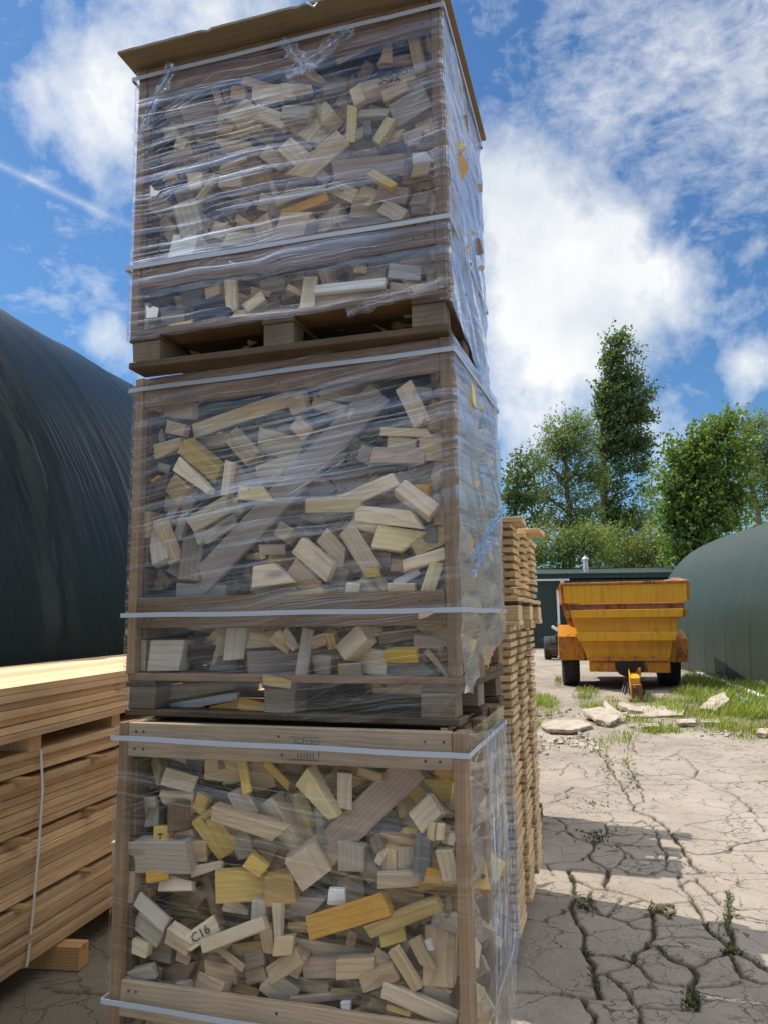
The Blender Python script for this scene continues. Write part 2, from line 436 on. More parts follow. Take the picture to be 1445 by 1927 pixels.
def make_crate(k, label):
    x, y, t, w, d, zb, zt = CRATES[k]; H = zt - zb
    root = thing('pallet_crate', label, 'crate', (x, y, zb), t, 'wrapped crates of offcuts stacked in a column')
    rail = {'bottom': W_RAIL2, 'middle': W_RAIL, 'top': W_RAIL}[k]
    # the pallet under it
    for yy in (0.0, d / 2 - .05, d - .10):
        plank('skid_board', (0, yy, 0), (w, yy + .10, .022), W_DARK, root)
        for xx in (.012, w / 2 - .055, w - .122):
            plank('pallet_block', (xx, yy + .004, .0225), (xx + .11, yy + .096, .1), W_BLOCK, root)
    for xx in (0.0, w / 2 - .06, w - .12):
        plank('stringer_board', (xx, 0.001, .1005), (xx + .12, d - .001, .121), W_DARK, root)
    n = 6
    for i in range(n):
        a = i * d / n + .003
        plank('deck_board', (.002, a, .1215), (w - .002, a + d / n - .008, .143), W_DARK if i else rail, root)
    # corner posts (board on edge, seen as the narrow strip at each side of the front)
    pw, pd = .034, .075
    for xx in (0, w - pw):
        for yy in (0.0, d - pd):
            plank('corner_post', (xx, yy, .1435), (xx + pw, yy + pd, H - .001), W_POST, root)
    for yy in (0.006, d - .028):
        plank('middle_rail', (pw + .001, yy, .30), (w - pw - .001, yy + .022, .405), rail, root)
        plank('top_rail', (pw + .001, yy, H - .112), (w - pw - .001, yy + .022, H - .002), rail, root)
    for z0 in (.45, .60, .75, .90):
        plank('back_board', (pw + .001, d - .027, z0), (w - pw - .001, d - .006, z0 + .135), W_DARK, root)
    plank('back_board', (pw + .001, d - .027, 1.037), (w - pw - .001, d - .006, H - .115), W_DARK, root)
    for i in range(4):
        a = .03 + i * (d - .06) / 4
        plank('top_board', (pw + .001, a, H - .03), (w - pw - .001, a + (d - .06) / 4 - .012, H - .012), W_DARK, root)
    for z0, z1 in ((.262, .298), (.407, .512), (.515, .618), (.722, .825), (.828, .93), (.933, H - .117)): plank('side_board', (.0345, .030, z0), (.0545, d - .030, z1), W_DARK, root)
    # end walls: uprights with boards inside
    for xx, s in ((w - .0335, -1), (.0005, 1)):
        plank('side_upright', (xx, d / 2 - .05, .1435), (xx + .033, d / 2 + .05, H - .002), W_POST, root)
        for z0, z1 in ((.15, .26), (.30, .405), (.62, .72), (H - .115, H - .003)):
            a = xx + s * .034
            plank('side_board', (a if s > 0 else a - .02, .030 if s > 0 else pd + .002, z0), (a + .02 if s > 0 else a, d - (.030 if s > 0 else pd + .002), z1), W_RAIL2 if k != 'bottom' else W_RAIL2, root)
    # slanting brace behind the front opening
    if k != 'top':
        a, b = ((.24, .075, .45), (.93, .075, 1.08)) if k == 'middle' else ((.66, .10, .78), (.98, .10, 1.08))
        m = MB(); m.bar((0, 0, 0), (1, 0, 0), .024, .095); L = (Vector(b) - Vector(a)).length
        o = MB().box((0, 0, 0), (L, .024, .095)).build('brace', WM['k'] if k == 'bottom' else WM['K'], root, bevel=.003)
        o.location = (Vector(a) + Vector(b)) / 2; o.rotation_euler = (0, -math.atan2(b[2] - a[2], b[0] - a[0]), 0)
    # nails in the rails
    m = MB()
    for z in (.33, .375, H - .085, H - .03):
        for xx in (.06, .10, w - .07, w - .11, w * .5):
            m.lathe([(0.0001, .0045), (.0045, .0045), (.0045, .0065)], (xx + random.uniform(-.01, .01), 0, z), 'y', 8)
    m.build('nail_heads', NAIL, root)['kind'] = 'stuff'
    # straps
    for z, sl in ((.345 if k != 'top' else .375, 0), (H - .05, -.012 if k == 'bottom' else 0)):
        e = .0165; path = []
        cor = [(-e, -e), (w + e, -e), (w + e, d + e), (-e, d + e), (-e, -e)]
        P = []
        for (a, b) in zip(cor[:-1], cor[1:]):
            for i in range(24):
                f = i / 24; px, py = a[0] + (b[0] - a[0]) * f, a[1] + (b[1] - a[1]) * f
                P.append((px, py, z + sl * (px / w) + .0012 * math.sin(i * .55)))
        P.append(P[0]); P = np.array(P)
        cen = np.array([w / 2, d / 2])
        rows = [np.concatenate([P[:, :2] , (P[:, 2] + dz)[:, None]], 1) for dz in (-.0078, 0, .0078)]
        o = grid_mesh('strap', np.stack(rows, 1), STRAP, root, smooth=False)
        sd = o.modifiers.new('thick', 'SOLIDIFY'); sd.thickness = .0014; sd.offset = 1
    film_sheet(k, root)
    return root

root_b = make_crate('bottom', 'bottom wrapped pallet crate standing on the concrete, paler top rail, many golden offcuts showing')
root_m = make_crate('middle', 'middle wrapped pallet crate in the column, cloudy film and brown middle rail')
root_t = make_crate('top', 'topmost wrapped pallet crate, under the overhanging lid board, tightly filmed')
# gathered strips of film
w = CRATES['top'][3]
ribbon('film_fold', [(.02, -.03, .86), (.09, -.032, 1.0), (.17, -.03, 1.14)], .05, FOLD, root_t, 1)
ribbon('film_fold', [(.60, -.03, 1.13), (.66, -.034, 1.06), (.72, -.03, .98)], .05, FOLD, root_t, 5)
ribbon('film_fold', [(.86, -.032, 1.12), (.74, -.036, 1.03), (.62, -.03, .99)], .06, FOLD, root_t, 5)
ribbon('film_fold', [(w * .72, -.030, .085), (w * .86, -.032, .12), (w + .012, -.03, .155)], .035, FOLD, root_t, 2)
d_ = CRATES['middle'][4]; wm = CRATES['middle'][3]
ribbon('film_fold', [(.36, -.03, .70), (.5, -.032, .76), (.64, -.03, .82)], .012, FOLD, root_m, 4)
ribbon('film_fold', [(wm + .045, .03, .50), (wm + .05, .30, .62), (wm + .045, .62, .74)], .030, FOLD, root_m, 4)
ribbon('film_fold', [(wm + .045, .03, .45), (wm + .05, .2, .54), (wm + .045, .45, .60)], .022, FOLD, root_m, 7)
wb = CRATES['bottom'][3]
for i in range(7):
    yy = .08 + i * .08
    ribbon('film_fold', [(wb + .03, yy, .05 + .03 * i), (wb + .045, yy + .06, .45), (wb + .035, yy + .13 + .01 * i, .75 + .05 * (i % 3)), (wb + .02, min(.66, yy + .2), 1.15)], .016 + .008 * (i % 3), FOLD, root_b, i)
# stamps burnt into the top rails
for root, k, u in ((root_b, 'bottom', .66), (root_t, 'top', .56)):
    H = CRATES[k][6] - CRATES[k][5]; z = H - .062; m = MB()
    for i in range(9): m.box((u - .03 + i * .009, .0045, z + .018 - .004 * (i % 3)), (.0022, .002, .012 + .004 * (i % 2)))
    for i in range(6): m.box((u - .02 + i * .01, .0045, z - .022), (.0022, .002, .012 + .003 * (i % 2)))
    m.box((u + .048, .0045, z), (.0018, .002, .045)); m.box((u, .0045, z + .033), (.095, .002, .0016)); m.box((u, .0045, z - .0345), (.095, .002, .0016))
    m.build('stamp', INK, root)

# lid board on the top crate
x, y, t, w, d, zb, zt = CRATES['top']
lid = thing('lid_board', 'thin brown sheet lying as a lid on the topmost crate, overhanging its front', 'board', (x, y, zt + .003), t)
n = 60; m = MB()
P = np.zeros((n, 2, 3))
edge = []
for i in range(n + 1):
    xx = -.03 + (w + .06) * i / n
    yy = -.092 + (random.uniform(-.0008, .0008)) + (.006 if i in (18, 35) else 0)
    edge.append((xx, yy))
poly = edge + [(w + .03, d + .05), (-.03, d + .05)]
vs = [(a, b, 0) for a, b in poly] + [(a, b, .0095) for a, b in poly]; nn = len(poly)
m.add(vs, [list(range(nn))[::-1], list(range(nn, 2 * nn))] + [[i, (i + 1) % nn, nn + (i + 1) % nn, nn + i] for i in range(nn)])
m.build('panel', W_LID, lid)
m = MB(); m.tube([(w * .62, -.096, .006), (w * .63, -.1, -.008), (w * .645, -.097, -.02), (w * .655, -.094, -.004)], .004, 5)
fs = m.build('film_scrap', STRAP, lid)
# ------------------------------------------------------------------ offcuts: traced pieces, each a thing of its own
# per source view: crate, view origin x, y, scale; then pieces "x0 y0 x1 y1 width colour[f]"
SRC = [
('bottom', 200, 1380, .2491, '''260 150 400 330 90 t;170 180 330 420 170 d;420 220 720 250 160 G;420 330 600 410 110 pf;120 580 290 600 110 g;230 520 360 520 70 g;400 500 600 520 90 pf;500 560 510 740 120 bf;570 560 630 610 110 p;310 580 320 715 105 g;105 760 250 765 100 w;360 770 460 770 95 yf;470 810 640 760 60 t;50 940 570 945 220 gf;540 890 710 890 140 t;690 620 850 930 190 yf;790 620 1285 755 110 tf;970 440 1050 640 130 k;990 740 1060 930 150 g;1060 960 1165 1050 95 y;1190 540 1390 910 215 p;1140 800 1260 920 110 b;1180 1040 1340 920 120 b;990 200 1060 440 60 y;1190 210 1310 430 55 y;1130 200 1150 420 150 t;750 265 990 295 140 t;650 1050 850 1000 70 p;290 1105 420 1090 70 of;720 480 690 600 90 y;880 640 940 760 60 B'''),
('bottom', 540, 1380, .2491, '''110 340 330 640 165 qf;20 480 150 830 160 q;417 320 415 560 95 p;830 400 1220 445 140 y;1130 275 1290 335 90 o;545 285 700 335 60 t;970 690 1105 560 150 pf;1090 690 1080 800 50 tf;1155 700 1140 805 50 pf;1203 720 1190 830 50 tf;1250 760 1235 840 46 pf;1290 750 1285 830 42 tf;710 820 950 835 110 t;675 930 725 960 95 k;770 880 772 1040 90 t;862 890 870 1040 105 p;1020 800 1010 1060 105 Gf;1190 900 1235 1110 125 pf;480 850 470 1040 180 g;560 950 660 1100 150 g;70 900 170 1130 260 pf;600 720 800 700 160 G;870 740 1050 762 36 y;210 600 260 830 60 g;1035 1080 1145 1110 90 of;640 800 690 900 80 B'''),
('bottom', 200, 1650, .2491, '''175 80 140 310 90 g;400 60 610 95 115 pf;430 250 700 285 165 O;225 195 420 370 85 gf;258 170 440 350 26 yf;225 330 395 465 130 gf;705 40 840 370 65 b;790 95 1140 125 205 yf;1190 115 1375 100 180 Of;875 230 1050 285 100 p;1150 190 1142 340 100 g;450 450 600 545 130 pf;600 510 785 395 105 pf;740 530 1150 390 80 pf;1285 225 1295 490 80 pf;1255 545 1375 550 110 tf;190 520 300 565 90 pf;115 620 255 640 150 O;340 560 480 585 130 B;175 760 330 735 80 gf;280 825 370 790 50 t;750 710 950 745 130 t;645 840 870 885 100 tf;1035 805 1185 735 90 t;800 560 1010 705 45 tf;1240 760 1440 620 110 tf;1195 800 1345 990 155 pf;530 600 610 640 65 t;430 790 620 745 130 b;860 825 1120 900 55 z;1195 400 1205 590 85 t;1335 270 1445 240 105 k;400 700 380 780 40 b;1045 650 1165 620 95 B;960 560 1160 545 75 z;520 865 605 855 70 g;620 230 700 130 90 B;250 110 330 130 60 z'''),
('bottom', 540, 1650, .2491, '''688 38 985 48 95 pf;310 155 420 170 100 w;160 430 720 225 155 of;615 410 1120 235 90 zf;745 180 1010 195 120 O;1130 195 1300 190 190 O;690 480 850 455 115 yf;20 205 205 235 125 g;10 400 140 405 55 z;30 530 640 610 110 t;130 705 390 690 125 k;390 710 640 690 115 tf;650 600 745 680 95 t;800 580 960 860 85 tf;960 490 1055 680 85 tf;1125 430 1115 850 220 tf;1105 330 1340 380 115 g;565 830 790 730 100 tf;735 865 1250 1110 110 pf;1010 900 1205 1050 150 p;0 835 300 855 90 t;340 890 560 890 40 z;20 740 100 600 95 t;45 935 460 945 45 k;90 1005 360 1065 70 t;625 965 725 1025 70 z;755 1000 915 1045 36 yf;730 1055 860 1100 70 t;405 1000 465 1000 60 wf;1055 490 1080 560 42 wf;490 1060 640 1000 50 t;500 420 470 520 60 b;1265 900 1250 1090 60 b;860 560 905 480 70 K'''),
('middle', 230, 700, .2284, '''255 470 270 560 85 t;130 690 430 560 120 tf;490 590 720 810 125 yf;430 750 680 970 110 pf;235 970 350 900 90 b;240 900 300 860 18 of;370 900 500 1020 150 Of;120 1120 380 1045 105 g;880 750 840 1000 75 p;600 450 1440 175 115 p;860 500 1060 700 140 t;580 570 830 550 80 t;1110 830 1390 705 110 q;1120 830 1300 835 75 O;960 990 1160 1000 95 qf;920 800 1000 910 95 b;370 445 500 475 85 t;250 760 370 800 60 g;340 280 560 310 120 k;1100 520 1400 600 190 p;240 250 330 300 100 B;200 610 240 700 60 B'''),
('middle', 540, 700, .2284, '''220 240 520 340 85 p;950 110 1070 380 130 pf;790 485 1140 495 58 pf;830 570 1020 585 80 p;1165 430 1250 425 95 t;1090 600 1270 600 175 t;720 690 1100 680 115 k;430 1075 870 880 110 pf;170 1090 560 1075 100 qf;920 950 1160 1140 120 pf;1045 965 1165 980 85 o;1180 1000 1260 760 95 k;410 795 850 770 45 b;270 130 620 160 170 g;1020 150 1160 150 60 w;600 640 700 700 115 K;190 900 290 1000 150 K;0 260 140 215 130 p;60 400 150 500 115 t;300 640 420 700 130 G'''),
('middle', 230, 940, .2284, '''355 100 430 115 140 k;550 0 410 290 70 gf;555 190 840 40 120 pf;860 120 965 55 95 g;680 320 900 170 85 gf;620 250 665 340 95 g;200 195 280 500 120 gf;290 190 370 490 90 tf;515 330 525 680 180 Bf;445 770 770 770 150 gf;800 590 890 810 170 B;215 700 330 705 85 b;290 610 380 700 55 b;1085 640 1300 600 150 pf;1230 770 1400 700 135 k;1260 240 1370 300 105 t;1120 420 1290 400 75 k;940 450 1160 460 45 p;1130 810 1220 800 85 g;110 1330 185 1180 85 g;220 1290 440 1295 210 gf;485 1190 485 1390 70 t;530 1265 720 1275 115 d;925 1080 905 1310 150 gf;1010 1175 1240 1190 125 t;1000 1350 1390 1350 185 Kf;1235 1110 1340 1215 115 t;1345 1080 1430 1220 45 k;730 1370 920 1370 110 G;365 1605 850 1560 120 t;400 1715 910 1625 55 w;730 1745 960 1695 65 o;970 1690 1220 1740 85 o;380 560 470 620 80 K'''),
('middle', 540, 940, .2284, '''565 110 1040 155 125 pf;530 195 750 230 85 p;725 300 990 345 165 qf;1000 275 1205 285 115 G;490 250 690 590 140 pf;650 605 750 600 66 yf;290 290 430 480 125 p;90 380 330 590 140 pf;20 530 200 700 180 tf;345 620 480 645 125 B;420 590 590 540 105 t;715 490 840 505 105 k;850 545 930 545 85 bf;930 550 1280 445 85 pf;630 640 755 800 150 tf;880 690 1050 590 55 w;480 740 570 745 95 pf;840 770 1030 770 140 tf;1205 530 1130 780 95 qf;-190 880 280 790 125 yf;240 745 350 850 42 of;135 1090 100 1440 85 gf;175 1185 300 1140 85 t;340 1090 350 1220 75 z;440 1270 620 1105 145 pf;590 1085 750 1095 65 t;760 1145 1030 1110 85 B;1045 1160 1250 1190 95 k;800 1282 1045 1280 100 Yf;570 1320 810 1360 180 p;1130 1260 1310 1460 50 tf;1245 1295 1330 1290 65 z;225 1360 350 1365 145 k;430 1405 590 1405 95 t;840 1405 1150 1400 105 B;0 1160 60 1230 45 k;1050 1295 1130 1290 85 k;60 250 180 330 110 B;380 900 480 860 60 B'''),
('top', 240, 90, .2076, '''500 320 740 295 50 t;1030 275 1400 262 60 pf;930 375 1040 370 95 p;905 620 1070 460 150 qf;820 725 940 735 80 Of;970 725 1080 730 78 O;1090 720 1200 712 55 z;1170 560 1400 650 115 p;1150 405 1440 365 115 p;785 340 820 480 55 k;865 320 900 450 48 k;330 540 500 505 105 g;470 560 740 445 125 k;150 800 400 725 145 p;440 855 520 870 95 p;590 872 800 868 40 d;560 1000 700 982 40 b;330 1175 420 1150 58 O;800 850 1050 815 70 z;230 980 560 922 60 k;540 1195 640 1170 125 p;830 1200 1000 1180 95 p;800 1015 1050 990 55 p;640 1340 780 1150 55 p;600 725 780 690 105 k;1250 130 1440 100 70 K'''),
('top', 530, 20, .2076, '''1165 100 1210 440 92 tf;510 440 760 230 32 zf;700 690 1200 510 120 p;920 765 1110 660 95 tf;1010 920 1290 755 185 gf;630 860 592 1110 74 qf;660 685 700 800 95 p;190 1100 430 840 190 p;510 1110 150 1470 170 tf;860 1170 980 985 85 qf;900 1135 1060 1110 85 p;1262 900 1270 1100 115 p;1145 1155 1260 1150 115 k;1100 1100 1330 1045 85 p;10 905 230 905 115 g;10 1200 190 1330 150 p;690 885 950 905 85 g;905 350 980 345 145 k;20 555 160 545 105 p;185 510 330 575 105 p;170 375 330 355 75 k;0 690 230 645 85 p;890 440 1160 412 75 k;1200 1185 1370 1155 115 K;765 980 780 1110 55 G;1000 200 1090 230 110 K;380 700 560 640 100 K'''),
('top', 240, 350, .2076, '''500 150 560 400 190 gf;180 240 205 440 180 B;305 290 380 450 90 t;400 550 600 555 200 wf;695 500 860 505 190 k;885 485 1180 480 145 p;1180 265 1270 505 150 tf;980 275 1095 345 55 tf;750 340 880 400 125 p;645 300 700 330 40 t;925 860 925 1100 95 pf;1065 1105 1200 985 85 pf;915 1155 1060 1145 105 tf;1180 865 1400 855 95 g;300 1185 470 1155 105 g;350 1245 570 1235 38 y;600 1140 890 1060 165 xf;480 985 660 975 105 G;700 960 830 925 85 p;1120 940 1260 950 50 t;1160 1165 1400 1145 55 K;60 600 330 590 90 K;250 500 330 560 90 K'''),
('top', 530, 280, .2215, '''430 120 1010 75 145 kf;-30 420 330 320 105 p;0 505 360 405 70 of;-40 655 195 650 240 tf;1115 65 1250 60 85 wf;1115 150 1250 152 110 Of;745 185 930 300 75 yf;430 265 620 375 105 p;660 470 750 330 170 q;590 480 890 450 150 t;375 450 400 690 225 pf;825 350 1040 372 115 k;860 475 1010 570 120 p;1010 245 1150 252 105 O;1095 405 1240 410 125 p;1105 480 1240 475 90 t;1150 592 1260 585 45 O;1190 292 1240 290 58 z;520 655 1000 605 110 K;210 1065 200 1350 105 pf;285 1185 850 1120 95 wf;290 1275 865 1205 95 zf;370 1015 400 1140 110 k;620 1055 860 1050 105 p;912 1022 1140 1020 105 wf;920 1160 1090 1162 95 t;1105 1205 1320 1140 115 pf;610 1000 700 1015 60 t;45 1170 140 1205 45 tf;720 970 880 935 75 K;300 200 380 260 80 K'''),
]
PIECES = []
def offcut_mesh(L, W, T, rnd, style):
    m = MB(); x, y, z = L / 2, W / 2, T / 2
    P = [Vector((a * x, b * y, e * z)) for a in (-1, 1) for b in (-1, 1) for e in (-1, 1)]
    sk0 = rnd.uniform(-.10, .10) * W; sk1 = rnd.uniform(-.10, .10) * W
    if style == 'mitre': sk1 = rnd.choice((-1, 1)) * W * .45
    tp = 1.0
    if style == 'wedge': tp = rnd.uniform(.35, .6)
    for p in P:
        e = 1 if p.x > 0 else -1
        p.x += (sk1 if e > 0 else sk0) * (p.y / y)
        if e > 0: p.y *= tp; p.z *= (tp + 1) / 2
        p.z += rnd.uniform(-.003, .003)
    m.add(P, [(0, 1, 3, 2), (4, 6, 7, 5), (0, 4, 5, 1), (2, 3, 7, 6), (0, 2, 6, 4), (1, 5, 7, 3)])
    return m
rnd = random.Random(5)
for (k, ox, oy, s, data) in SRC:
    Mx = crate_frame(k); Mi = Mx.inverted(); n = -(Mx.to_3x3() @ Vector((0, 1, 0)))
    w, d, H = CRATES[k][3], CRATES[k][4], CRATES[k][6] - CRATES[k][5]
    for item in data.split(';'):
        f = item.split(); x0, y0, x1, y1, wd = map(float, f[:5]); c = f[5][0]; front = f[5].endswith('f')
        area = math.hypot(x1 - x0, y1 - y0) * wd * s * s
        dep = (.012 + rnd.random() * .035) if front else (.035 + .04 * min(1, area / 3500) + rnd.random() * .04)
        p0 = Mx @ Vector((0, dep, 0))
        a = Mi @ on_plane(ox + s * x0, oy + s * y0, p0, n); b = Mi @ on_plane(ox + s * x1, oy + s * y1, p0, n); gz = 1.2 if area < 2600 else 1.1; wd *= gz; ex_ = (b - a) * (gz - 1) * .4; a, b = a - ex_, b + ex_
        D = (Mx @ ((a + b) / 2) - EYEV).dot(fwd); W = wd * s * D / FOC
        ax = (b - a); L = ax.length; ax.normalize()
        T = min(max(min(W, L) * rnd.uniform(.45, .95), .016), .085)
        out = Vector((0, -1, 0)); sd = out.cross(ax)
        m3 = Matrix((ax, sd, out)).transposed()
        big = area > 5000 or front and area > 3500
        q = Euler((R(rnd.gauss(0, 9 if big else 15)), R(rnd.gauss(0, 5 if L > .2 else 11)), R(rnd.uniform(-2, 2)))).to_matrix()
        m3 = m3 @ q
        cen = (a + b) / 2 + Vector((0, T / 2 + (W / 2) * abs(q[2][1]) + (L / 2) * abs(q[2][0]), 0)) * 1.0
        ratio = L / W
        st = rnd.random(); style = 'plain'
        if c in 'bqtp' and st < .12 and ratio > 1.6: style = 'wedge'
        elif st > .86 and ratio > 1.5 and W < .085: style = 'mitre'
        mb = offcut_mesh(L, W, T, rnd, style)
        me_o = mb.build('offcut', WM[c], None, bevel=min(.0025, T * .12))
        mw = Mx @ Matrix.Translation(cen) @ m3.to_4x4()
        me_o.matrix_world = mw
        ang = math.degrees(math.atan2(ax.z, ax.x)); ang = (ang + 90) % 180 - 90
        PIECES.append(dict(o=me_o, k=k, c=c, u=(a.x + b.x) / 2, v=(a.z + b.z) / 2, L=L, W=W, ang=ang, front=front, w=w, T=T, src=(ox, oy), xy=(x0, y0)))

# labels: look first, then the place in its crate, then a neighbour that can be found
def desc(p):
    L, W = max(p['L'], p['W']), min(p['L'], p['W'])
    r = L / W
    size = 'long' if L > .22 and r > 2 else 'big' if L * W > .018 else 'thin' if r > 3 and W < .035 else 'small' if L * W < .0045 else 'stubby' if r < 1.5 else 'mid-sized'
    noun = 'block' if r < 1.5 else 'plank piece' if r > 3 else 'offcut'
    return f"{size} {CLS[p['c']][1]} {noun}"
def lean(p):
    a = p['ang'] if p['L'] >= p['W'] else (p['ang'] + 180) % 180 - 90
    a = (a + 90) % 180 - 90
    return 'level' if abs(a) < 14 else 'upright' if abs(a) > 72 else 'right-leaning' if a > 0 else 'left-leaning'
def zone(p):
    h = p['v']; fx = p['u'] / p['w']
    v = 'in the pallet gap' if h < .13 else 'in the lower bay' if h < .32 else 'low above the middle rail' if h < .56 else 'at half height' if h < .80 else 'high under the top rail'
    e = 'against the tunnel-side post' if fx < .2 else 'tunnel-side of centre' if fx < .42 else 'mid-width' if fx < .6 else 'pile-side of centre' if fx < .8 else 'against the pile-side post'
    return f"{v} {e}", v, e
from collections import Counter, defaultdict
for p in PIECES:
    p['lab'] = f"{desc(p)}, {p['k']} crate, {zone(p)[0]}"
def clash():
    c = Counter(p['lab'] for p in PIECES); return [p for p in PIECES if c[p['lab']] > 1]
for p in clash(): p['lab'] = f"{lean(p)} {p['lab']}"
for p in clash():
    q = min((q for q in PIECES if q is not p and q['k'] == p['k'] and (q['c'] != p['c'])), key=lambda q: math.hypot(q['u'] - p['u'], q['v'] - p['v']))
    rel = 'above' if p['v'] > q['v'] + .6 * abs(p['u'] - q['u']) else 'below' if p['v'] < q['v'] - .6 * abs(p['u'] - q['u']) else 'beside'
    p['lab'] = f"{lean(p)} {desc(p)} {rel} a {desc(q)}, {p['k']} crate {zone(p)[2]}"
groups = defaultdict(list)
for p in clash(): groups[p['lab']].append(p)
ORD = 'topmost second third fourth fifth sixth'.split()
for lab, ps in groups.items():
    ps.sort(key=lambda p: -p['v'])
    names = ['upper', 'lower'] if len(ps) == 2 else ORD
    for nme, p in zip(names, ps): p['lab'] = f"{nme} {p['lab']}"
for p in PIECES:
    p['lab'] = p['lab'].replace(' high under the top rail', ' high up').replace(' low above the middle rail', ' low down') if len(re.findall(r"[A-Za-z]+", p['lab'])) > 16 else p['lab']
    if len(re.findall(r'[A-Za-z]+', p['lab'])) > 16: p['lab'] = p['lab'].replace('against the ', 'by ').replace('mid-sized ', '')
    if len(re.findall(r'[A-Za-z]+', p['lab'])) > 16: p['lab'] = p['lab'].replace(' plank piece', ' piece').replace(' in the ', ' in ')

    tag(p['o'], p['lab'], 'wood offcut', f"offcuts in the {p['k']} crate")
# writing on three of them
def find(src, xy): return next(p for p in PIECES if p['src'] == src and p['xy'] == xy)
def write(p, body, size, flip=False, off=(0, 0)):
    text_mesh('stamp', body, size, p['o'], (off[0], off[1], p['T'] / 2 + .0045), (0, 0, math.pi if flip else 0))
write(find((200, 1650), (600, 510)), 'C16', .038)
write(find((540, 940), (-190, 880)), '91', .032, off=(.02, .004))
write(find((530, 20), (700, 690)), 'INLSO', .036, off=(.02, .014))
write(find((530, 20), (700, 690)), 'IOFA', .036, off=(.0, -.02))
for (src, xy, dims) in (((200, 1380), (360, 770), ((0, .0, .02, .003), (0, -.006, .003, .018))), ((200, 1380), (690, 620), ((-.06, .01, .003, .03), (-.06, -.004, .025, .003)))):
    p = find(src, xy); m = MB()
    for a, b, c, e in dims: m.box((a, b, p['T'] / 2 + .0035), (c, e, .001))
    m.build('pencil_mark', INK, p['o'])

# everything deeper in the crates that nobody could count
heap = MB(); r2 = random.Random(3); vs_col = []
mats = [WM[c] for c in 'tpkztOpqB']
allv, allf, mi = [], [], []
for k in CRATES:
    Mx = crate_frame(k); w, d, H = CRATES[k][3], CRATES[k][4], CRATES[k][6] - CRATES[k][5]
    n = 900
    for i in range(n):
        yy = r2.uniform(.29, d - .07) if i % 2 else r2.uniform(.18, .29)
        xx = r2.uniform(.09, w - .13); yy = max(yy, .36) if k == 'middle' and i > n * .66 else yy
        if i % 7 == 0: xx = w - r2.uniform(.075, .12); yy = r2.uniform(.13, d - .09)
        zz = .16 + (H - .24) * (i / n)
        lim = (H - .17 if yy < .4 else H - .05) + .05 * math.sin(xx * 7) if k == 'middle' else H - .10
        if zz > lim: continue
        m = MB(); m.box((0, 0, 0), (r2.uniform(.07, .22), r2.uniform(.04, .11), r2.uniform(.025, .08)))
        q = Mx @ Matrix.Translation((xx, yy, zz)) @ Euler((r2.uniform(-3, 3), r2.uniform(-.7, .7), r2.uniform(-.9, .9))).to_matrix().to_4x4()
        b = len(allv); allv += [tuple(q @ Vector(v)) for v in m.v]; allf += [[b + j for j in f] for f in m.f]; mi += [r2.randrange(len(mats))] * 6
me = bpy.data.meshes.new('wood_offcut_heap'); me.from_pydata(allv, [], allf)
for mm in mats: me.materials.append(mm)
me.polygons.foreach_set('material_index', mi); me.update()
tag(link('wood_offcut_heap', me), 'jumbled wood offcuts filling the depth of the three wrapped crates', 'wood offcuts', kind='stuff')
# scraps of white paper caught under the film
Mx = crate_frame('top'); n_ = -(Mx.to_3x3() @ Vector((0, 1, 0)))
def scrap(px, pts, s, ox, oy, name, label, mat, k='top', off=-.010):
    Mx = crate_frame(k); n = -(Mx.to_3x3() @ Vector((0, 1, 0))); p0 = Mx @ Vector((0, off, 0)); Mi = Mx.inverted()
    P = [Mi @ on_plane(ox + s * a, oy + s * b, p0, n) for a, b in pts]
    c = sum(P, Vector()) / len(P); m = MB()
    m.prism([(q.x - c.x, q.z - c.z) for q in P], -.0008, .0008)
    o = m.build(name, mat); o.matrix_world = Mx @ Matrix.Translation(c); return o
t_ = NT('white paper'); t_.pbr((.84, .84, .86), .7); PAPER = t_.m
tag(scrap(0, [(172, 1075), (205, 1110), (240, 1090), (285, 1105), (272, 1188), (172, 1198)], .2076, 240, 350, 'paper_scrap', '', PAPER), 'torn white paper scrap under film low by the tunnel-side corner of top crate', 'paper scrap')
tag(scrap(0, [(213, 1240), (245, 1290), (300, 1300), (262, 1345), (212, 1349)], .2076, 240, 90, 'paper_scrap', '', PAPER), 'torn white paper scrap at half height by top crate tunnel-side post', 'paper scrap')
tag(scrap(0, [(1075, 945), (1200, 915), (1205, 935), (1150, 970), (1085, 985)], .2284, 540, 940, 'wood_chip', '', WM['p'], 'middle', -.021), 'small pale wood chip resting on the middle strap of middle crate', 'wood chip')
tag(scrap(0, [(920, 672), (1000, 708), (960, 705), (922, 695)], .2076, 240, 350, 'wood_chip', '', WM['p'], 'top', -.010), 'pale splinter under film on the middle rail of top crate', 'wood chip')
tag(scrap(0, [(1160, 1440), (1330, 1470), (1400, 1500), (1390, 1560), (1165, 1525)], .2284, 230, 940, 'wood_chip', '', WM['z'], 'middle', -.004), 'rough ochre chunk stuck over the deck edge of middle crate', 'wood chip')
ORDW = ('top second third fourth fifth sixth seventh eighth ninth tenth eleventh twelfth thirteenth fourteenth fifteenth sixteenth seventeenth eighteenth nineteenth twentieth '
        'twenty-first twenty-second twenty-third twenty-fourth twenty-fifth twenty-sixth twenty-seventh twenty-eighth twenty-ninth thirtieth thirty-first thirty-second thirty-third thirty-fourth thirty-fifth '
        'thirty-sixth thirty-seventh thirty-eighth thirty-ninth fortieth forty-first forty-second').split()
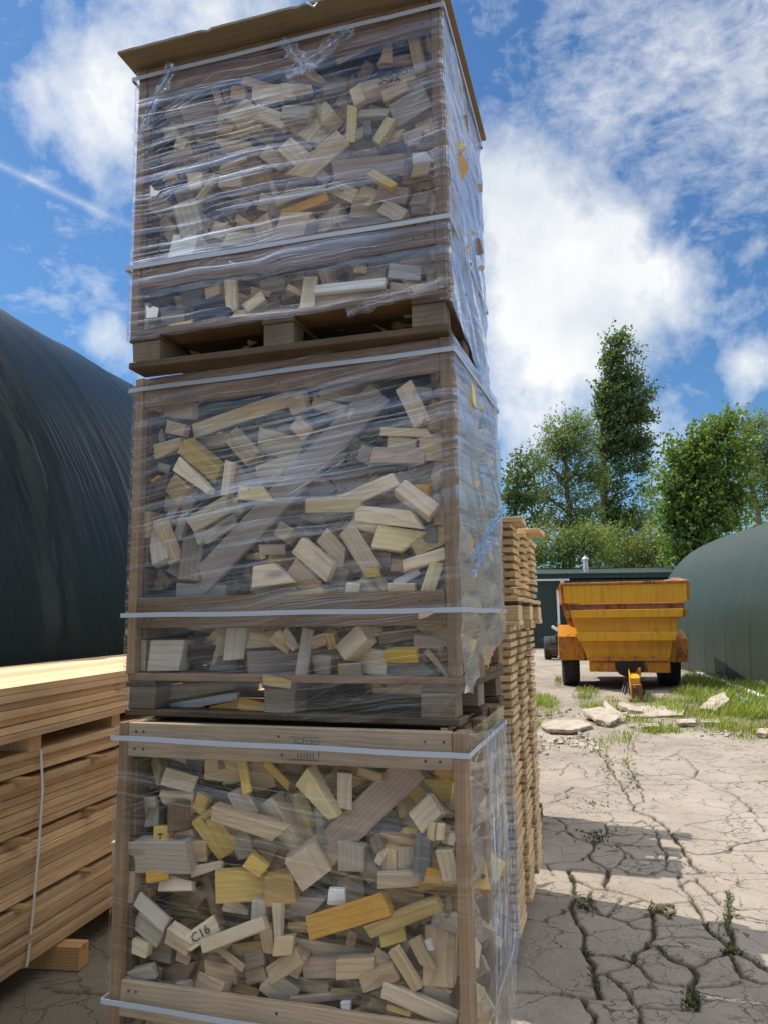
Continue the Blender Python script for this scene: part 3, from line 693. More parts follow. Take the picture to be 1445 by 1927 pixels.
# ------------------------------------------------------------------ tall pile of sawn boards behind the crates
PB = ground(957, 1838); PT = -.29
PM = Matrix.Translation(PB) @ Matrix.Rotation(PT, 4, 'Z')
def pallet(name, label, z, mat, H=.13, bw=.10):
    r = thing(name, label, 'pallet', PM @ Vector((0, 0, z)), PT)
    for yy in (0, .50, 1.02):
        plank('skid_board', (-1.2, yy, 0), (.0, yy + bw, .020), mat, r)
        for xx in (-.14, -.66, -1.19): plank('pallet_block', (xx, yy + .004, .0205), (xx + .138, yy + bw - .004, H - .042), mat, r)
    for xx in (-.10, -.62, -1.2): plank('stringer_board', (xx, .001, H - .0415), (xx + .10, 1.119, H - .0205), mat, r)
    for i in range(7): plank('deck_board', (-1.2 - .01 * (i % 2), i * .161, H - .02), (.01 * (i % 3), i * .161 + .145, H), mat, r)
    return r
pallet('pallet', 'open wooden pallet on the concrete under the tall board pile', 0.0, W_PILE, .14)
def mk_board(L, w, th, name, mat, axis='x', n=3):
    out = []
    for i in range(n):
        d = (L, w, th) if axis == 'x' else (w, L, th)
        o = MB().box((0, 0, 0), d, jit=.0015).build(name, mat, None, bevel=.0015); out.append(o.data); bpy.data.objects.remove(o)
    return out
BM1 = mk_board(1.18, .24, .0235, 'sawn_board', W_PILE); BM2 = mk_board(1.16, .24, .0135, 'sawn_board', W_PILE)
def stack(z0, z1, packname, ext):
    pitch = .0375; n = int(round((z1 - z0) / pitch)); pitch = (z1 - z0) / n
    for i in range(n):
        for j in range(3):
            for kind in (0, 1):
                me = random.choice(BM2 if kind else BM1)
                z = z0 + i * pitch + (.0068 if kind else .0137 + .0120)
                if kind and i == 0 and False: continue
                e = (random.gauss(ext, .0045) if not kind else ext - .038)
                o = link('sawn_board', me)
                yj = .005 + j * .425 + random.uniform(-.006, .006)
                o.matrix_world = PM @ Matrix.Translation((-.59 + e, yj + .12, z)) @ Matrix.Rotation(random.uniform(-.003, .003), 4, 'Z')
                row = ('near', 'middle', 'far')[j]
                od = ORDW[n - 1 - i]
                tag(o, f"{'set-back thin' if kind else 'jutting'} sawn board, {od} layer of the {packname} pack in tall pile, {row} row", 'board', 'sawn boards in the tall pile')
stack(.141, 1.478, 'lower', .055)
for zz, hh, nm in ((1.478, .028, 'bearer'), (1.579, .028, 'bearer')):
    pass
bl = thing('pallet', 'thick-blocked pallet halfway up the tall board pile, heavy end block showing', 'pallet', PM @ Vector((0, 0, 1.479)), PT)
for yy in (0, .50, .98):
    plank('skid_board', (-1.12, yy, 0), (.105, yy + .14, .022), W_PILE, bl)
    for xx in (-.09, -.62, -1.11): plank('pallet_block', (xx, yy + .003, .0225), (xx + .19, yy + .137, .092), W_PILE, bl)
    plank('stringer_board', (-1.12, yy + .01, .0925), (.10, yy + .12, .110), W_DARK, bl)
for i in range(7): plank('deck_board', (-1.13, i * .161, .1105), (.10, i * .161 + .15, .130), W_PILE, bl)
stack(1.611, 1.948, 'upper', .085)
o = link('sawn_board', BM1[0]); o.matrix_world = PM @ Matrix.Translation((-.46, .10, 1.963)) @ Matrix.Rotation(.03, 4, 'Z')
tag(o, 'long board lying loose across the very top of the tall board pile', 'board', 'sawn boards in the tall pile')
o = link('sawn_board', BM1[1]); o.matrix_world = PM @ Matrix.Translation((-.42, .62, 1.963)) @ Matrix.Rotation(-.02, 4, 'Z')
tag(o, 'second loose board on top of the tall pile, behind the longest one', 'board', 'sawn boards in the tall pile')

# a timber pack added out of sight, its ragged boards shaped for a broken shadow
tp = thing('shadow_timber_pack', 'lower grey-brown timber pack standing out of sight behind the tall board pile', 'timber pack', (.92, 5.15, 0), PT)
for i in range(24):
    for j in range(5):
        if i > 10 and random.random() < (i - 9) * .035: continue
        plank('board', (-1.15 + random.uniform(-.03, .03), j * .21, .10 + i * .075), (random.uniform(-.34, -.03), j * .21 + random.uniform(.15, .2), .10 + i * .075 + .066), W_PILE, tp)
for yy in (.08, .85): plank('bearer', (-1.1, yy, 0), (0, yy + .09, .098), W_DARK, tp)

# ------------------------------------------------------------------ stickered lumber beside the crates
LZ = .10
L0, L1 = ground(0, 1853, LZ), ground(207, 1711, LZ)
LA = math.atan2(L1.x - L0.x, L1.y - L0.y)          # heading, clockwise from +y
LA = R(11.3)
def LM(ang, p): return Matrix.Translation(p) @ Matrix.Rotation(-ang, 4, 'Z')
LF = LM(LA, L0)
nrm_l = LF.to_3x3() @ Vector((1, 0, 0))
Ztop = on_plane(0, 1428, L0, nrm_l).z
BL = 5.4
LB = mk_board(BL, .19, .0365, 'lumber_board', W_LUM, 'y', 4)
def lumber_layers(F, zlist, bundle, full):
    n = len(zlist)
    for i, z in enumerate(zlist):
        cols = 5 if i in full else 2
        for c in range(cols):
            o = link('lumber_board', random.choice(LB))
            e = random.gauss(0, .009) if c == 0 else random.uniform(-.002, .002)
            o.matrix_world = F @ Matrix.Translation((-.095 - .197 * c + e, 2.0 + random.uniform(-.05, .05), z + .01825)) @ Matrix.Rotation(random.uniform(-.0016, .0016), 4, 'Z') @ Matrix.Rotation(random.choice((0, math.pi)), 4, 'X')
            od = ORDW[n - 1 - i]
            if c == 0: lab = f"pine board on the outer face of the {bundle} lumber bundle, {od} layer down" if i < n - 1 or bundle == 'lower' else 'pine board along the sunlit edge on top of the upper lumber bundle'
            else: lab = f"pine board inside the {bundle} lumber bundle, {od} layer, {('second', 'third', 'fourth', 'fifth')[c - 1]} in from the outer face"
            tag(o, lab, 'board', f'pine boards in the {bundle} lumber bundle')
G = .020
zl = []; z = 0; packs = (8, 8, 7, 3); tot = sum(packs); pitch = (Ztop - LZ - 3 * G) / tot
zs = []; gaps = []
for pi, n in enumerate(packs):
    for i in range(n): zs.append(z); z += pitch
    if pi < 3: gaps.append(z); z += G
full = {0, 7, 8, 15, 16, 22, 23, 24, 25}
me_scale = pitch / .0365
for me in LB:
    for v in me.vertices: v.co.z *= min(1.0, me_scale * .935)
lumber_layers(LF, zs, 'lower', full)
ST = mk_board(1.10, .045, G - .001, 'sticker', W_STICK)
def inv_along(px, py, F):   # how far along the bundle's face a view ray meets it
    p = F.inverted() @ on_plane(px, py, F.translation, F.to_3x3() @ Vector((1, 0, 0))); return p.y
for gi, (g, pts) in enumerate(zip(gaps, (((25, 1815 - 80), (160, 1640)), ((22, 1608), (170, 1535)), ((28, 1484), (176, 1427))))):
    for si, (px, py) in enumerate(pts):
        yy = inv_along(px, py, LF)
        o = link('sticker', random.choice(ST)); o.matrix_world = LF @ Matrix.Translation((-.55 + .06 + random.uniform(-.01, .02), yy, g + G / 2)) @ Matrix.Rotation(random.uniform(-.05, .05), 4, 'Z')
        tag(o, f"short grey-brown sticker end poking from the {('lowest', 'middle', 'highest')[gi]} gap of lower lumber bundle, {('near the strap', 'near the crates')[si]}", 'sticker', 'stickers between lumber layers')
        if si == 0:
            for extra in (-1.0, 3.3):
                pass
# upper bundle, set slightly askew on bearers
UA = R(7.0)
P_up = on_plane(100, 1390, L0, nrm_l); zb_u = Ztop + .062
yu = inv_along(100, 1385, LF)
UF = LM(UA, LF @ Vector((.02, yu, 0)) - Vector((math.sin(UA) * yu, math.cos(UA) * yu, 0)) + Vector((0, 0, zb_u)))
UF.translation.z = zb_u
zu = [i * pitch for i in range(7)]
lumber_layers(UF, zu, 'upper', {0, 6})
BE = mk_board(1.15, .075, .060, 'bearer', W_LUM, 'x')
for px, wd in ((60, 'near the strap'), (232, 'hidden beside the crates')):
    yy = inv_along(px, 1395, LF); o = link('bearer', BE[0]); o.matrix_world = LF @ Matrix.Translation((-.60 + (.045 if px < 100 else -.02), yy, Ztop - LZ + .031))
    tag(o, f'square pine bearer between the upper and lower lumber bundles, {wd}', 'bearer')
pb = ground(138, 1836); pl = LF.inverted() @ pb
BE2 = mk_board(1.30, .085, .0985, 'bearer', wood('bearer orange pine', (.50, .275, .11), .65, dirt=.25), 'x')
for yy, xx, lab in ((pl.y + .04, pl.x - .65, 'thick orange-brown bearer on the ground, end jutting from under lower lumber bundle'), (pl.y + 2.2, -.62, 'far ground bearer under the lower lumber bundle, in shadow')):
    o = link('bearer', BE2[0]); o.matrix_world = LF @ Matrix.Translation((xx, yy, -LZ + .0495)) @ Matrix.Rotation(.06, 4, 'Z'); tag(o, lab, 'bearer')
# plastic strap round the lower bundle
ya = inv_along(72, 1440, LF); yb = inv_along(47, 1818, LF)
zt_ = Ztop - LZ
path = [(-.98, ya, zt_ + .006), (-.4, ya, zt_ + .004), (-.02, ya, zt_ + .005), (.012, ya, zt_ - .005), (.022, ya + .01, zt_ * .8), (.024, (ya + yb) / 2 + .01, zt_ * .5), (.018, yb + .01, zt_ * .2), (.012, yb, .005), (-.02, yb, -.004), (-.4, yb, -.003), (-.98, yb, -.003), (-.993, ya, zt_ * .5), (-.98, ya, zt_ + .006)]
dn = []
for a, b in zip(path[:-1], path[1:]):
    for i in range(6): dn.append(Vector(a).lerp(Vector(b), i / 6))
dn.append(Vector(path[-1]))
P = np.array([[(q.x, q.y + dy, q.z) for dy in (-.0075, .0075)] for q in dn])
t_ = NT('white lumber strap'); t_.pbr((.70, .68, .64), .4); 
st = grid_mesh('lumber_strap', P, t_.m, None, smooth=False); st.matrix_world = LF
sd = st.modifiers.new('thick', 'SOLIDIFY'); sd.thickness = .0014; sd.offset = 0
tag(st, 'slack white plastic strap round the lower lumber bundle', 'strap')

# ------------------------------------------------------------------ polytunnels
def sheet_mat(name, col, rough, wr, spec, sheen=0.0):
    t = NT(name); uv = t.n('ShaderNodeTexCoord').outputs['UV']
    sep = t.n('ShaderNodeSeparateXYZ'); t.l(uv, sep.inputs[0])
    cb = t.n('ShaderNodeCombineXYZ'); t.l(t.math('ADD', sep.outputs[0], t.math('MULTIPLY', sep.outputs[1], .22)), cb.inputs[0]); t.l(sep.outputs[1], cb.inputs[1])
    n1 = t.noise(t.scale(cb.outputs[0], (7, .55, 1)), 1.0, 3, .55, .4)
    n2 = t.noise(t.scale(cb.outputs[0], (26, 1.3, 1)), 1.0, 3, .6, .3)
    big = t.noise(t.scale(uv, (.6, .8, 1)), 1.0, 3)
    h = t.math('ADD', n1, t.math('MULTIPLY', t.math('MULTIPLY', n2, t.ramp(big, [(.4, .2), (.65, 1.)])), .45))
    dust = t.noise(t.scale(uv, (1.2, .5, 1)), 1.5, 4, .65)
    c = t.mixc(t.math('MULTIPLY', dust, .5), tuple(col), tuple(min(1, x * 1.7 + .004) for x in col))
    t.pbr(c, t.math('MULTIPLY_ADD', dust, .16, rough - .08), normal=t.bump(h, wr, .05), spec=spec)
    return t.m
def tunnel(name, label, p0, ang, side, a, h, ex, s0, s1, hoops, mat, matend, relief, seam=None, seed=1):
    """p0: a point on the near base line; the cover rises from it and spans to SIDE (+1 to the right of the heading, -1 to the left)"""
    root = thing(name, label, 'polytunnel', (p0.x, p0.y, 0), -ang)
    ns, nt = int((s1 - s0) / .07), 120
    S = np.linspace(s0, s1, ns); th = np.linspace(0, np.pi, nt)
    u = a - a * np.sign(np.cos(th)) * np.abs(np.cos(th)) ** (2 / ex); z = h * np.abs(np.sin(th)) ** (2 / ex)
    arc = np.concatenate([[0], np.cumsum(np.hypot(np.diff(u), np.diff(z)))])
    du, dz = np.gradient(u), np.gradient(z); nl = np.hypot(du, dz) + 1e-9; nu, nz = -dz / nl, du / nl
    SS, AA = np.meshgrid(S, arc, indexing='ij')
    off = np.zeros_like(SS)
    hp = np.array(hoops)
    dmin = np.min(np.abs(SS[..., None] - hp), -1)
    off += relief * 1.6 * np.exp(-(dmin / .06) ** 2) - relief * 1.2 * np.minimum(1, dmin / .8) ** 2
    q = SS + AA * .22
    off += (fbm(q * 3.0, AA * .5, 4, seed) - .47) * relief * 3.2 * np.clip(AA / 1.2, .2, 1)
    if seam is not None:
        ds = SS - seam - .10 * np.sin(AA * .8)
        off += .07 * np.exp(-(ds / .10) ** 2) * (1 + .3 * np.sin(AA * 5)) - .05 * np.exp(-((ds - .17) / .12) ** 2) + .03 * np.exp(-((ds + .3) / .3) ** 2) * np.sin(AA * 9 + SS * 20) * .4
    U = u[None, :] + nu[None, :] * off; Z = np.maximum(z[None, :] + nz[None, :] * off, 0)
    P = np.stack([side * U, SS, Z], -1)
    grid_mesh('cover', P, mat, root, uv=np.stack([SS, AA], -1))
    for s in (s0, s1):
        vs = [(side * a_, s, b_) for a_, b_ in zip(u, z)]; m = MB(); m.add(vs, [list(range(len(vs)))]); m.build('end_wall', matend, root)
    m = MB()
    for hs in hoops: m.tube([(side * (a - (a - .02) * math.copysign(abs(math.cos(q)) ** (2 / ex), math.cos(q))), hs, (h - .035) * abs(math.sin(q)) ** (2 / ex)) for q in np.linspace(0, math.pi, 40)], .02, 5)
    m.build('hoop', M_GALV, root)
    return root
t_ = NT('galvanised steel'); t_.pbr((.45, .46, .47), .45, .7, normal=t_.bump(t_.noise(t_.obj(), 30, 3), .1, .002)); M_GALV = t_.m
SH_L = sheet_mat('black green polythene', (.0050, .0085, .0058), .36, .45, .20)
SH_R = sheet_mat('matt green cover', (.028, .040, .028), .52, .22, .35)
AX = R(11.3)
Nax = Vector((math.cos(AX), -math.sin(AX), 0)); Aax = Vector((math.sin(AX), math.cos(AX), 0))
PL = -Nax * 3.78
sm = (on_plane(106, 1240, PL, Nax) - PL).dot(Aax)
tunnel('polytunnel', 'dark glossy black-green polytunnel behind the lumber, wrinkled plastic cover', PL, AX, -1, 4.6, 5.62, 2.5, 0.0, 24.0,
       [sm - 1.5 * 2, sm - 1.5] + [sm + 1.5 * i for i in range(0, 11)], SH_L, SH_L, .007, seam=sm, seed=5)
pr0, pr1 = ground(1445, 1300), ground(1296, 1262)
AR = R(6.5); dR = Vector((math.sin(AR), math.cos(AR), 0))
PR = Vector((pr0.x, pr0.y, 0)) - dR * pr0.y
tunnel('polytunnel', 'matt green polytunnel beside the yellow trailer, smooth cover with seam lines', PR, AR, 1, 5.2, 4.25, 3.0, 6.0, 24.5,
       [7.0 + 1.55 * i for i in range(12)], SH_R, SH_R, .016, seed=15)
# ground pipe along it
a, b = ground(1312, 1271), ground(1440, 1318)
m = MB(); pts = [a.lerp(b, i / 14) + Vector((.03 * math.sin(i * 1.3), 0, .05 + .012 * math.sin(i * 2.1))) for i in range(15)]
m.tube(pts, .045, 10); t_ = NT('white plastic pipe'); t_.pbr(t_.mixc(t_.math('MULTIPLY', t_.ramp(t_.noise(t_.pos(), 4, 4), [(.45, 0.), (.6, 1.)]), .5), (.66, .66, .64), (.28, .26, .22)), .5)
tag(m.build('pipe', t_.m, smooth=True), 'white plastic pipe lying in the grass along the green polytunnel', 'pipe')
m = MB(); pts = [ground(1380 + i * 3.2, 1310 + i * 1.6) + Vector((.03 * math.sin(i * 2), .03 * math.cos(i * 1.4), .03 + .02 * (i % 2))) for i in range(10)]
m.tube(pts, .014, 6); t_ = NT('blue rope'); t_.pbr((.10, .42, .62), .6)
tag(m.build('rope', t_.m, smooth=True), 'short length of pale blue rope lying in grass by the white pipe', 'rope')

# ------------------------------------------------------------------ green shed at the back
t_ = NT('dark green steel cladding'); nz_ = t_.noise(t_.pos(), .8, 4); t_.pbr(t_.mixc(t_.math('MULTIPLY', nz_, .6), (.018, .036, .026), (.034, .055, .043)), .5); CLAD = t_.m
t_ = NT('green trim'); t_.pbr((.014, .024, .018), .5); CLAD2 = t_.m
t_ = NT('white trim'); t_.pbr((.72, .74, .75), .4); WTRIM = t_.m
s0 = ground(1000, 1220); SY = s0.y; SH = EYE + (on_plane(1100, 1079, Vector((0, SY, 0)), Vector((0, 1, 0))).z - EYE)
shed = thing('shed', 'dark green corrugated metal shed closing the yard behind the yellow trailer', 'shed', (0, SY, 0))
def corr(x0, x1, z0, z1, y, name, mat, pitch=.33, amp=.035, horiz=False, parent=shed):
    n = int((x1 - x0) / pitch) if not horiz else int((z1 - z0) / pitch); pr = []
    for i in range(n):
        for f, d in ((0, 0), (.62, 0), (.70, -amp), (.92, -amp)): pr.append(((i + f) / n, d))
    pr.append((1, 0)); P = np.zeros((len(pr), 2, 3))
    for i, (f, d) in enumerate(pr):
        if horiz: P[i, 0] = (x0, y + d, z0 + (z1 - z0) * f); P[i, 1] = (x1, y + d, z0 + (z1 - z0) * f)
        else: P[i, 0] = (x0 + (x1 - x0) * f, y + d, z0); P[i, 1] = (x0 + (x1 - x0) * f, y + d, z1)
    return grid_mesh(name, P, mat, parent, smooth=False)
zg = on_plane(1020, 1092, Vector((0, SY, 0)), Vector((0, 1, 0))).z
dl = on_plane(1047, 1110, Vector((0, SY, 0)), Vector((0, 1, 0)))
corr(-9, 19, 0, zg, 0, 'wall', CLAD)
corr(-9.3, 19.3, zg + .06, SH - .07, -.22, 'fascia', CLAD2, .33, .03)
m = MB(); m.box2((-9.35, -.27, SH - .07), (19.35, -.05, SH)); m.build('roof_edge', CLAD2, shed)
m = MB(); m.add([(-9.3, -.1, SH - .02), (19.3, -.1, SH - .02), (19.3, 12, SH + 1.1), (-9.3, 12, SH + 1.1)], [(0, 1, 2, 3)]); m.add([(-9, 12, 0), (19, 12, 0), (19, 12, SH + 1.05), (-9, 12, SH + 1.05)], [(0, 1, 2, 3)])
for xx in (-9, 19): m.add([(xx, 0, 0), (xx, 12, 0), (xx, 12, SH + 1.05), (xx, 0, SH - .1)], [(0, 1, 2, 3)])
m.build('roof', CLAD, shed)
m = MB(); m.box2((-9.2, -.20, zg - .04), (dl.x + .6, -.08, zg + .055)); m.build('gutter', WTRIM, shed)
corr(dl.x + .08, dl.x + 4.6, .02, dl.z - .1, -.045, 'roller_door', CLAD2, .16, .03, True)
m = MB(); m.box2((dl.x - .04, -.09, .6), (dl.x + .07, -.02, dl.z)); m.build('door_jamb', WTRIM, shed)
fx = on_plane(1101, 1060, Vector((0, SY + 3, 0)), Vector((0, 1, 0))); ft = on_plane(1101, 1046, Vector((0, SY + 3, 0)), Vector((0, 1, 0)))
m = MB(); m.lathe([(.13, SH + .1), (.13, ft.z - .05)], (fx.x, 3, 0), 'z', 16); m.lathe([(.2, ft.z - .22), (.2, ft.z - .16), (.02, ft.z)], (fx.x, 3, 0), 'z', 16); m.lathe([(.17, fx.z - .3), (.17, fx.z - .22)], (fx.x, 3, 0), 'z', 16)
m.build('flue', M_GALV, shed, smooth=False)

# ------------------------------------------------------------------ yellow dump trailer
def paint(name, col, rust, seed):
    t = NT(name); p = t.obj()
    n1 = t.noise(t.vmath('ADD', p, (seed, 0, 0)), 2.2, 6, .7); n2 = t.noise(t.scale(p, (9, 9, 2.2)), 1.6, 5, .7); n3 = t.noise(p, 34, 3)
    run = t.noise(t.scale(p, (13, 13, .9)), 1.0, 4, .6)
    r = t.ramp(t.math('ADD', t.math('MULTIPLY', n1, .55), t.math('MULTIPLY', n2, .45)), [(.60 - rust, 0.), (.66 - rust * .8, 1.)])
    c = t.mixc(t.math('MULTIPLY', t.ramp(run, [(.48, 0.), (.70, 1.)]), .55), col, tuple(x * f for x, f in zip(col, (.62, .52, .45))))
    c = t.mixc(r, c, t.mixc(n3, (.09, .035, .016), (.22, .09, .04)))
    t.pbr(c, t.math('MULTIPLY_ADD', r, .4, .42), normal=t.bump(t.math('ADD', n3, t.math('MULTIPLY', r, -1.5)), .15, .006), spec=.4)
    return t.m
Y1 = paint('worn yellow paint', (.72, .35, .013), .012, 0); Y2 = paint('rusty yellow paint', (.52, .20, .010), .10, 5); RUST = paint('rust', (.30, .13, .07), .12, 9); PINK = paint('faded rust lining', (.46, .24, .17), .03, 3)
t_ = NT('tyre rubber'); t_.pbr(t_.mixc(t_.noise(t_.obj(), 9, 4), (.014, .014, .014), (.05, .046, .042)), .8, normal=t_.bump(t_.noise(t_.obj(), 60, 3), .3, .004)); RUB = t_.m
t_ = NT('black hose'); t_.pbr((.012, .012, .013), .4); HOSE = t_.m
t_ = NT('greasy steel'); t_.pbr((.03, .026, .022), .55, .5); GREASE = t_.m
SCD = .00206
DT = R(-12.3); hd = Vector((math.sin(-DT), math.cos(-DT), 0))
dc = at(1050 + 715 * .18685, 1292, 15.4); D0 = Vector((dc.x, dc.y, 0))
dump = thing('dump_trailer', 'worn yellow dump trailer with rusty rim, parked by the green polytunnel', 'trailer', D0, DT)
DX = lambda c: (c - 715) * SCD
DZ = lambda c: (1192 - c) * SCD
def quadbox(poly, y0, y1): return MB().prism([(DX(a), DZ(b)) for a, b in poly], y0, y1)
LEN = 3.9
# hopper: front steps as real ledges, side walls flaring the same way
m = quadbox([(335, 905), (1112, 905), (1166, 706), (272, 706)], .13, .16)      # lower sloped plate
m.prism([(DX(272), DZ(706)), (DX(1168), DZ(706)), (DX(1236), DZ(472)), (DX(196), DZ(472))], .11, .14)
m.prism([(DX(180), DZ(472)), (DX(1270), DZ(472)), (DX(1288), DZ(322)), (DX(160), DZ(322))], .10, .13)
m.build('front_plate', Y1, dump, bevel=.004)
quadbox([(345, 903), (1115, 903), (1112, 858), (335, 858)], .02, .13).build('rib', Y2, dump, bevel=.006)
quadbox([(252, 703), (1178, 703), (1205, 617), (207, 617)], .0, .13).build('rib', Y1, dump, bevel=.006)
quadbox([(184, 469), (1262, 469), (1274, 388), (172, 388)], .0, .13).build('rib', Y1, dump, bevel=.006)
quadbox([(162, 386), (1284, 386), (1287, 330), (158, 330)], .045, .11).build('ledge', RUST, dump, bevel=.006)
quadbox([(122, 320), (1314, 322), (1316, 134), (118, 134)], -.02, .03).build('top_board', Y1, dump, bevel=.008)
m = quadbox([(112, 132), (1318, 132), (1318, 106), (112, 110)], -.045, .06); m.build('rim', Y2, dump, bevel=.008)
quadbox([(342, 1008), (1116, 1020), (1116, 906), (340, 906)], .05, .22).build('chassis_beam', Y2, dump, bevel=.008)
for sx, pts in ((-1, [(335, 905), (272, 706), (196, 472), (160, 322), (118, 110)]), (1, [(1112, 905), (1166, 706), (1236, 472), (1288, 322), (1316, 110)])):
    m = MB()
    q = [(DX(a), DZ(b)) for a, b in pts]; q2 = [(x - sx * .03, z) for x, z in q][::-1]
    m.prism(q + q2, .14, LEN); m.build('side_wall', Y2, dump)
    m = MB()
    for yy in (.9, 1.7, 2.5, 3.3):
        q2 = [(x + sx * .09, z) for x, z in q][::-1]; m.prism(q + q2, yy, yy + .10)
    m.build('side_rib', Y2, dump)
    x = q[-1][0]; z = q[-1][1]
    m = MB(); m.prism([(x - sx * .02, z - .40), (x + sx * .05, z - .40), (x + sx * .07, z), (x - sx * .02, z)], .035, LEN); m.build('side_board', Y2, dump, bevel=.006)
    # curled, dented rim strip rising to the back
    m = MB(); n = 14
    for i in range(n):
        y0 = .02 + (LEN - .02) * i / n; y1 = .02 + (LEN - .02) * (i + 1) / n
        z0 = z + .02 + .085 * min(1, (i + .5) / 5) * (1 if sx < 0 else 1.1) + random.uniform(-.012, .012)
        m.box2((x - sx * (.10 if sx > 0 else .03), y0, z - .05), (x + sx * .035, y1 + .003 * (i % 2), z0))
    m.build('rim_lining', PINK, dump, bevel=.01)
    # wedge end caps on the ribs
    m = MB(); e = q[3][0]
    m.prism([(e - sx * .02, DZ(470)), (e + sx * .035, DZ(470)), (e + sx * .07, DZ(400)), (e - sx * .02, DZ(392))], .02, .35); m.build('rib_end', Y2, dump, bevel=.005)
m = quadbox([(335, 903), (1112, 903), (1112, 890), (335, 890)], .14, LEN); m.build('floor_plate', Y2, dump)
m = quadbox([(160, 322), (1288, 322), (1112, 905), (335, 905)], LEN - .03, LEN); m.prism([(DX(118), DZ(320)), (DX(1316), DZ(320)), (DX(1316), DZ(110)), (DX(118), DZ(110))], LEN - .02, LEN + .01); m.build('tailgate', Y2, dump)
for sx, xa, xb in ((-1, 58, 300), (1, 1118, 1312)):
    m = MB(); x0, x1 = sorted((DX(xa), DX(xb)))
    zt0, zt1, zb_ = DZ(660) if sx < 0 else DZ(690), DZ(545) if sx < 0 else DZ(600), DZ(902) if sx < 0 else DZ(925)
    prof = [(.42, zb_), (.42, zt0), (.95, zt1), (1.95, zt1), (2.5, zt0), (2.5, zb_), (2.47, zb_), (2.47, zt0 - .03), (1.93, zt1 - .03), (.97, zt1 - .03), (.45, zt0 - .03), (.45, zb_)]
    n = len(prof); vs = [(x0, y, z) for y, z in prof] + [(x1, y, z) for y, z in prof]
    m.add(vs, [[i, (i + 1) % n, n + (i + 1) % n, n + i] for i in range(n)] + [list(range(6)) ] )
    xo = x0 if sx < 0 else x1
    m.add([(xo, y, z) for y, z in prof[:6]] + [(xo + sx * .02, y, z) for y, z in prof[:6]], [list(range(6)), list(range(6, 12))] + [[i, (i + 1) % 6, 6 + (i + 1) % 6, 6 + i] for i in range(6)])
    m.build('mudguard', Y2, dump)
    ra = .62; cxw = DX(168) if sx < 0 else DX(1185); hw = .19 if sx < 0 else .20
    wh = tag(empty('wheel', (cxw, 1.10 + ra * .55, ra - .015)), None); wh.parent = dump
    m = MB(); m.lathe([(ra * .52, -hw * .8), (ra * .86, -hw), (ra * .97, -hw * .82), (ra, -hw * .5), (ra, hw * .5), (ra * .97, hw * .82), (ra * .86, hw), (ra * .52, hw * .8)], (0, 0, 0), 'x', 56)
    for k in range(56):
        an = 2 * math.pi * k / 56
        for s2 in (-1, 1):
            c = Vector((s2 * hw * .55, math.cos(an + s2 * .03) * ra, math.sin(an + s2 * .03) * ra)); m.box(c, (hw * .75, .035, .035), Matrix.Rotation(an, 3, 'X') @ Matrix.Rotation(.25 * s2, 3, 'X'))
    m.build('tyre', RUB, wh)
    m = MB(); m.lathe([(.001, -.05), (.10, -.06), (.12, 0), (ra * .42, .02), (ra * .52, hw * .78), (ra * .54, hw * .82), (ra * .54, -hw * .82)], (0, 0, 0), 'x', 32); m.build('rim', Y2, wh)
m = MB(); m.tube([(DX(168), 1.44, .60), (DX(1185), 1.44, .60)], .07, 10); m.build('axle', GREASE, dump)
m = quadbox([(590, 906), (868, 906), (868, 985), (800, 1050), (690, 1060), (625, 1030), (592, 985)], .03, .05); m.build('hitch_plate', GREASE, dump)
# drawbar, pointing at the viewer
hg = dump.matrix_world
tip = ground(1050 + 790 * .18685, 1070 + 1335 * .18685)
inv = (Matrix.Translation(D0) @ Matrix.Rotation(DT, 4, 'Z')).inverted()
tl_ = inv @ tip
dr = tag(empty('drawbar', (0, 0, 0)), None); dr.parent = dump
a = Vector((DX(765), .02, DZ(1060))); b = Vector((tl_.x, tl_.y + .02, .33))
m = MB(); m.bar(a, b, .16, .17); m.build('beam', Y1, dr, bevel=.012)
m = MB(); m.bar(a + Vector((-.1, .0, .02)), b + Vector((-.085, .0, -.06)), .02, .30); m.build('web_plate', Y1, dr, bevel=.005)
m = MB(); m.box2((b.x - .09, b.y - .10, .05), (b.x + .095, b.y + .02, .30)); m.build('hitch_head', RUST, dr, bevel=.012)
m = MB(); m.lathe([(.03, -.03), (.07, -.03), (.07, .03), (.03, .03), (.03, -.03)], (b.x + .01, b.y - .15, .27), 'z', 20); m.bar((b.x + .01, b.y - .12, .27), (b.x + .01, b.y - .05, .27), .07, .05); m.build('towing_eye', RUST, dr, bevel=.003)
m = MB(); m.box2((b.x - .14, b.y - .16, .0), (b.x + .17, b.y + .05, .045)); m.build('foot_plate', RUST, dr, bevel=.008)
m = MB(); m.bar(a + Vector((.02, -.12, .06)), a + Vector((.06, -.45, .20)), .03, .05); m.box(a + Vector((.07, -.5, .14)), (.035, .05, .16)); m.build('lug', Y2, dr, bevel=.004)
for i in range(4):
    m = MB(); x0 = DX(690 + 30 * i); n = 16; pts = []
    for j in range(n + 1):
        f = j / n
        pts.append(Vector((x0 + (DX(620 + 28 * i) - x0) * math.sin(f * 1.5) + .03 * math.sin(f * 5 + i), .02 - f * (.75 + .1 * i), DZ(985) - .62 * f ** 1.3 - .03 * i)))
    for j in range(1, 7): pts.append(pts[n] + Vector((.02 * j + .01 * i, -.03 * j, .07 * j)))
    m.tube(pts, .016, 7); m.build('hydraulic_hose', HOSE, dump, smooth=True)

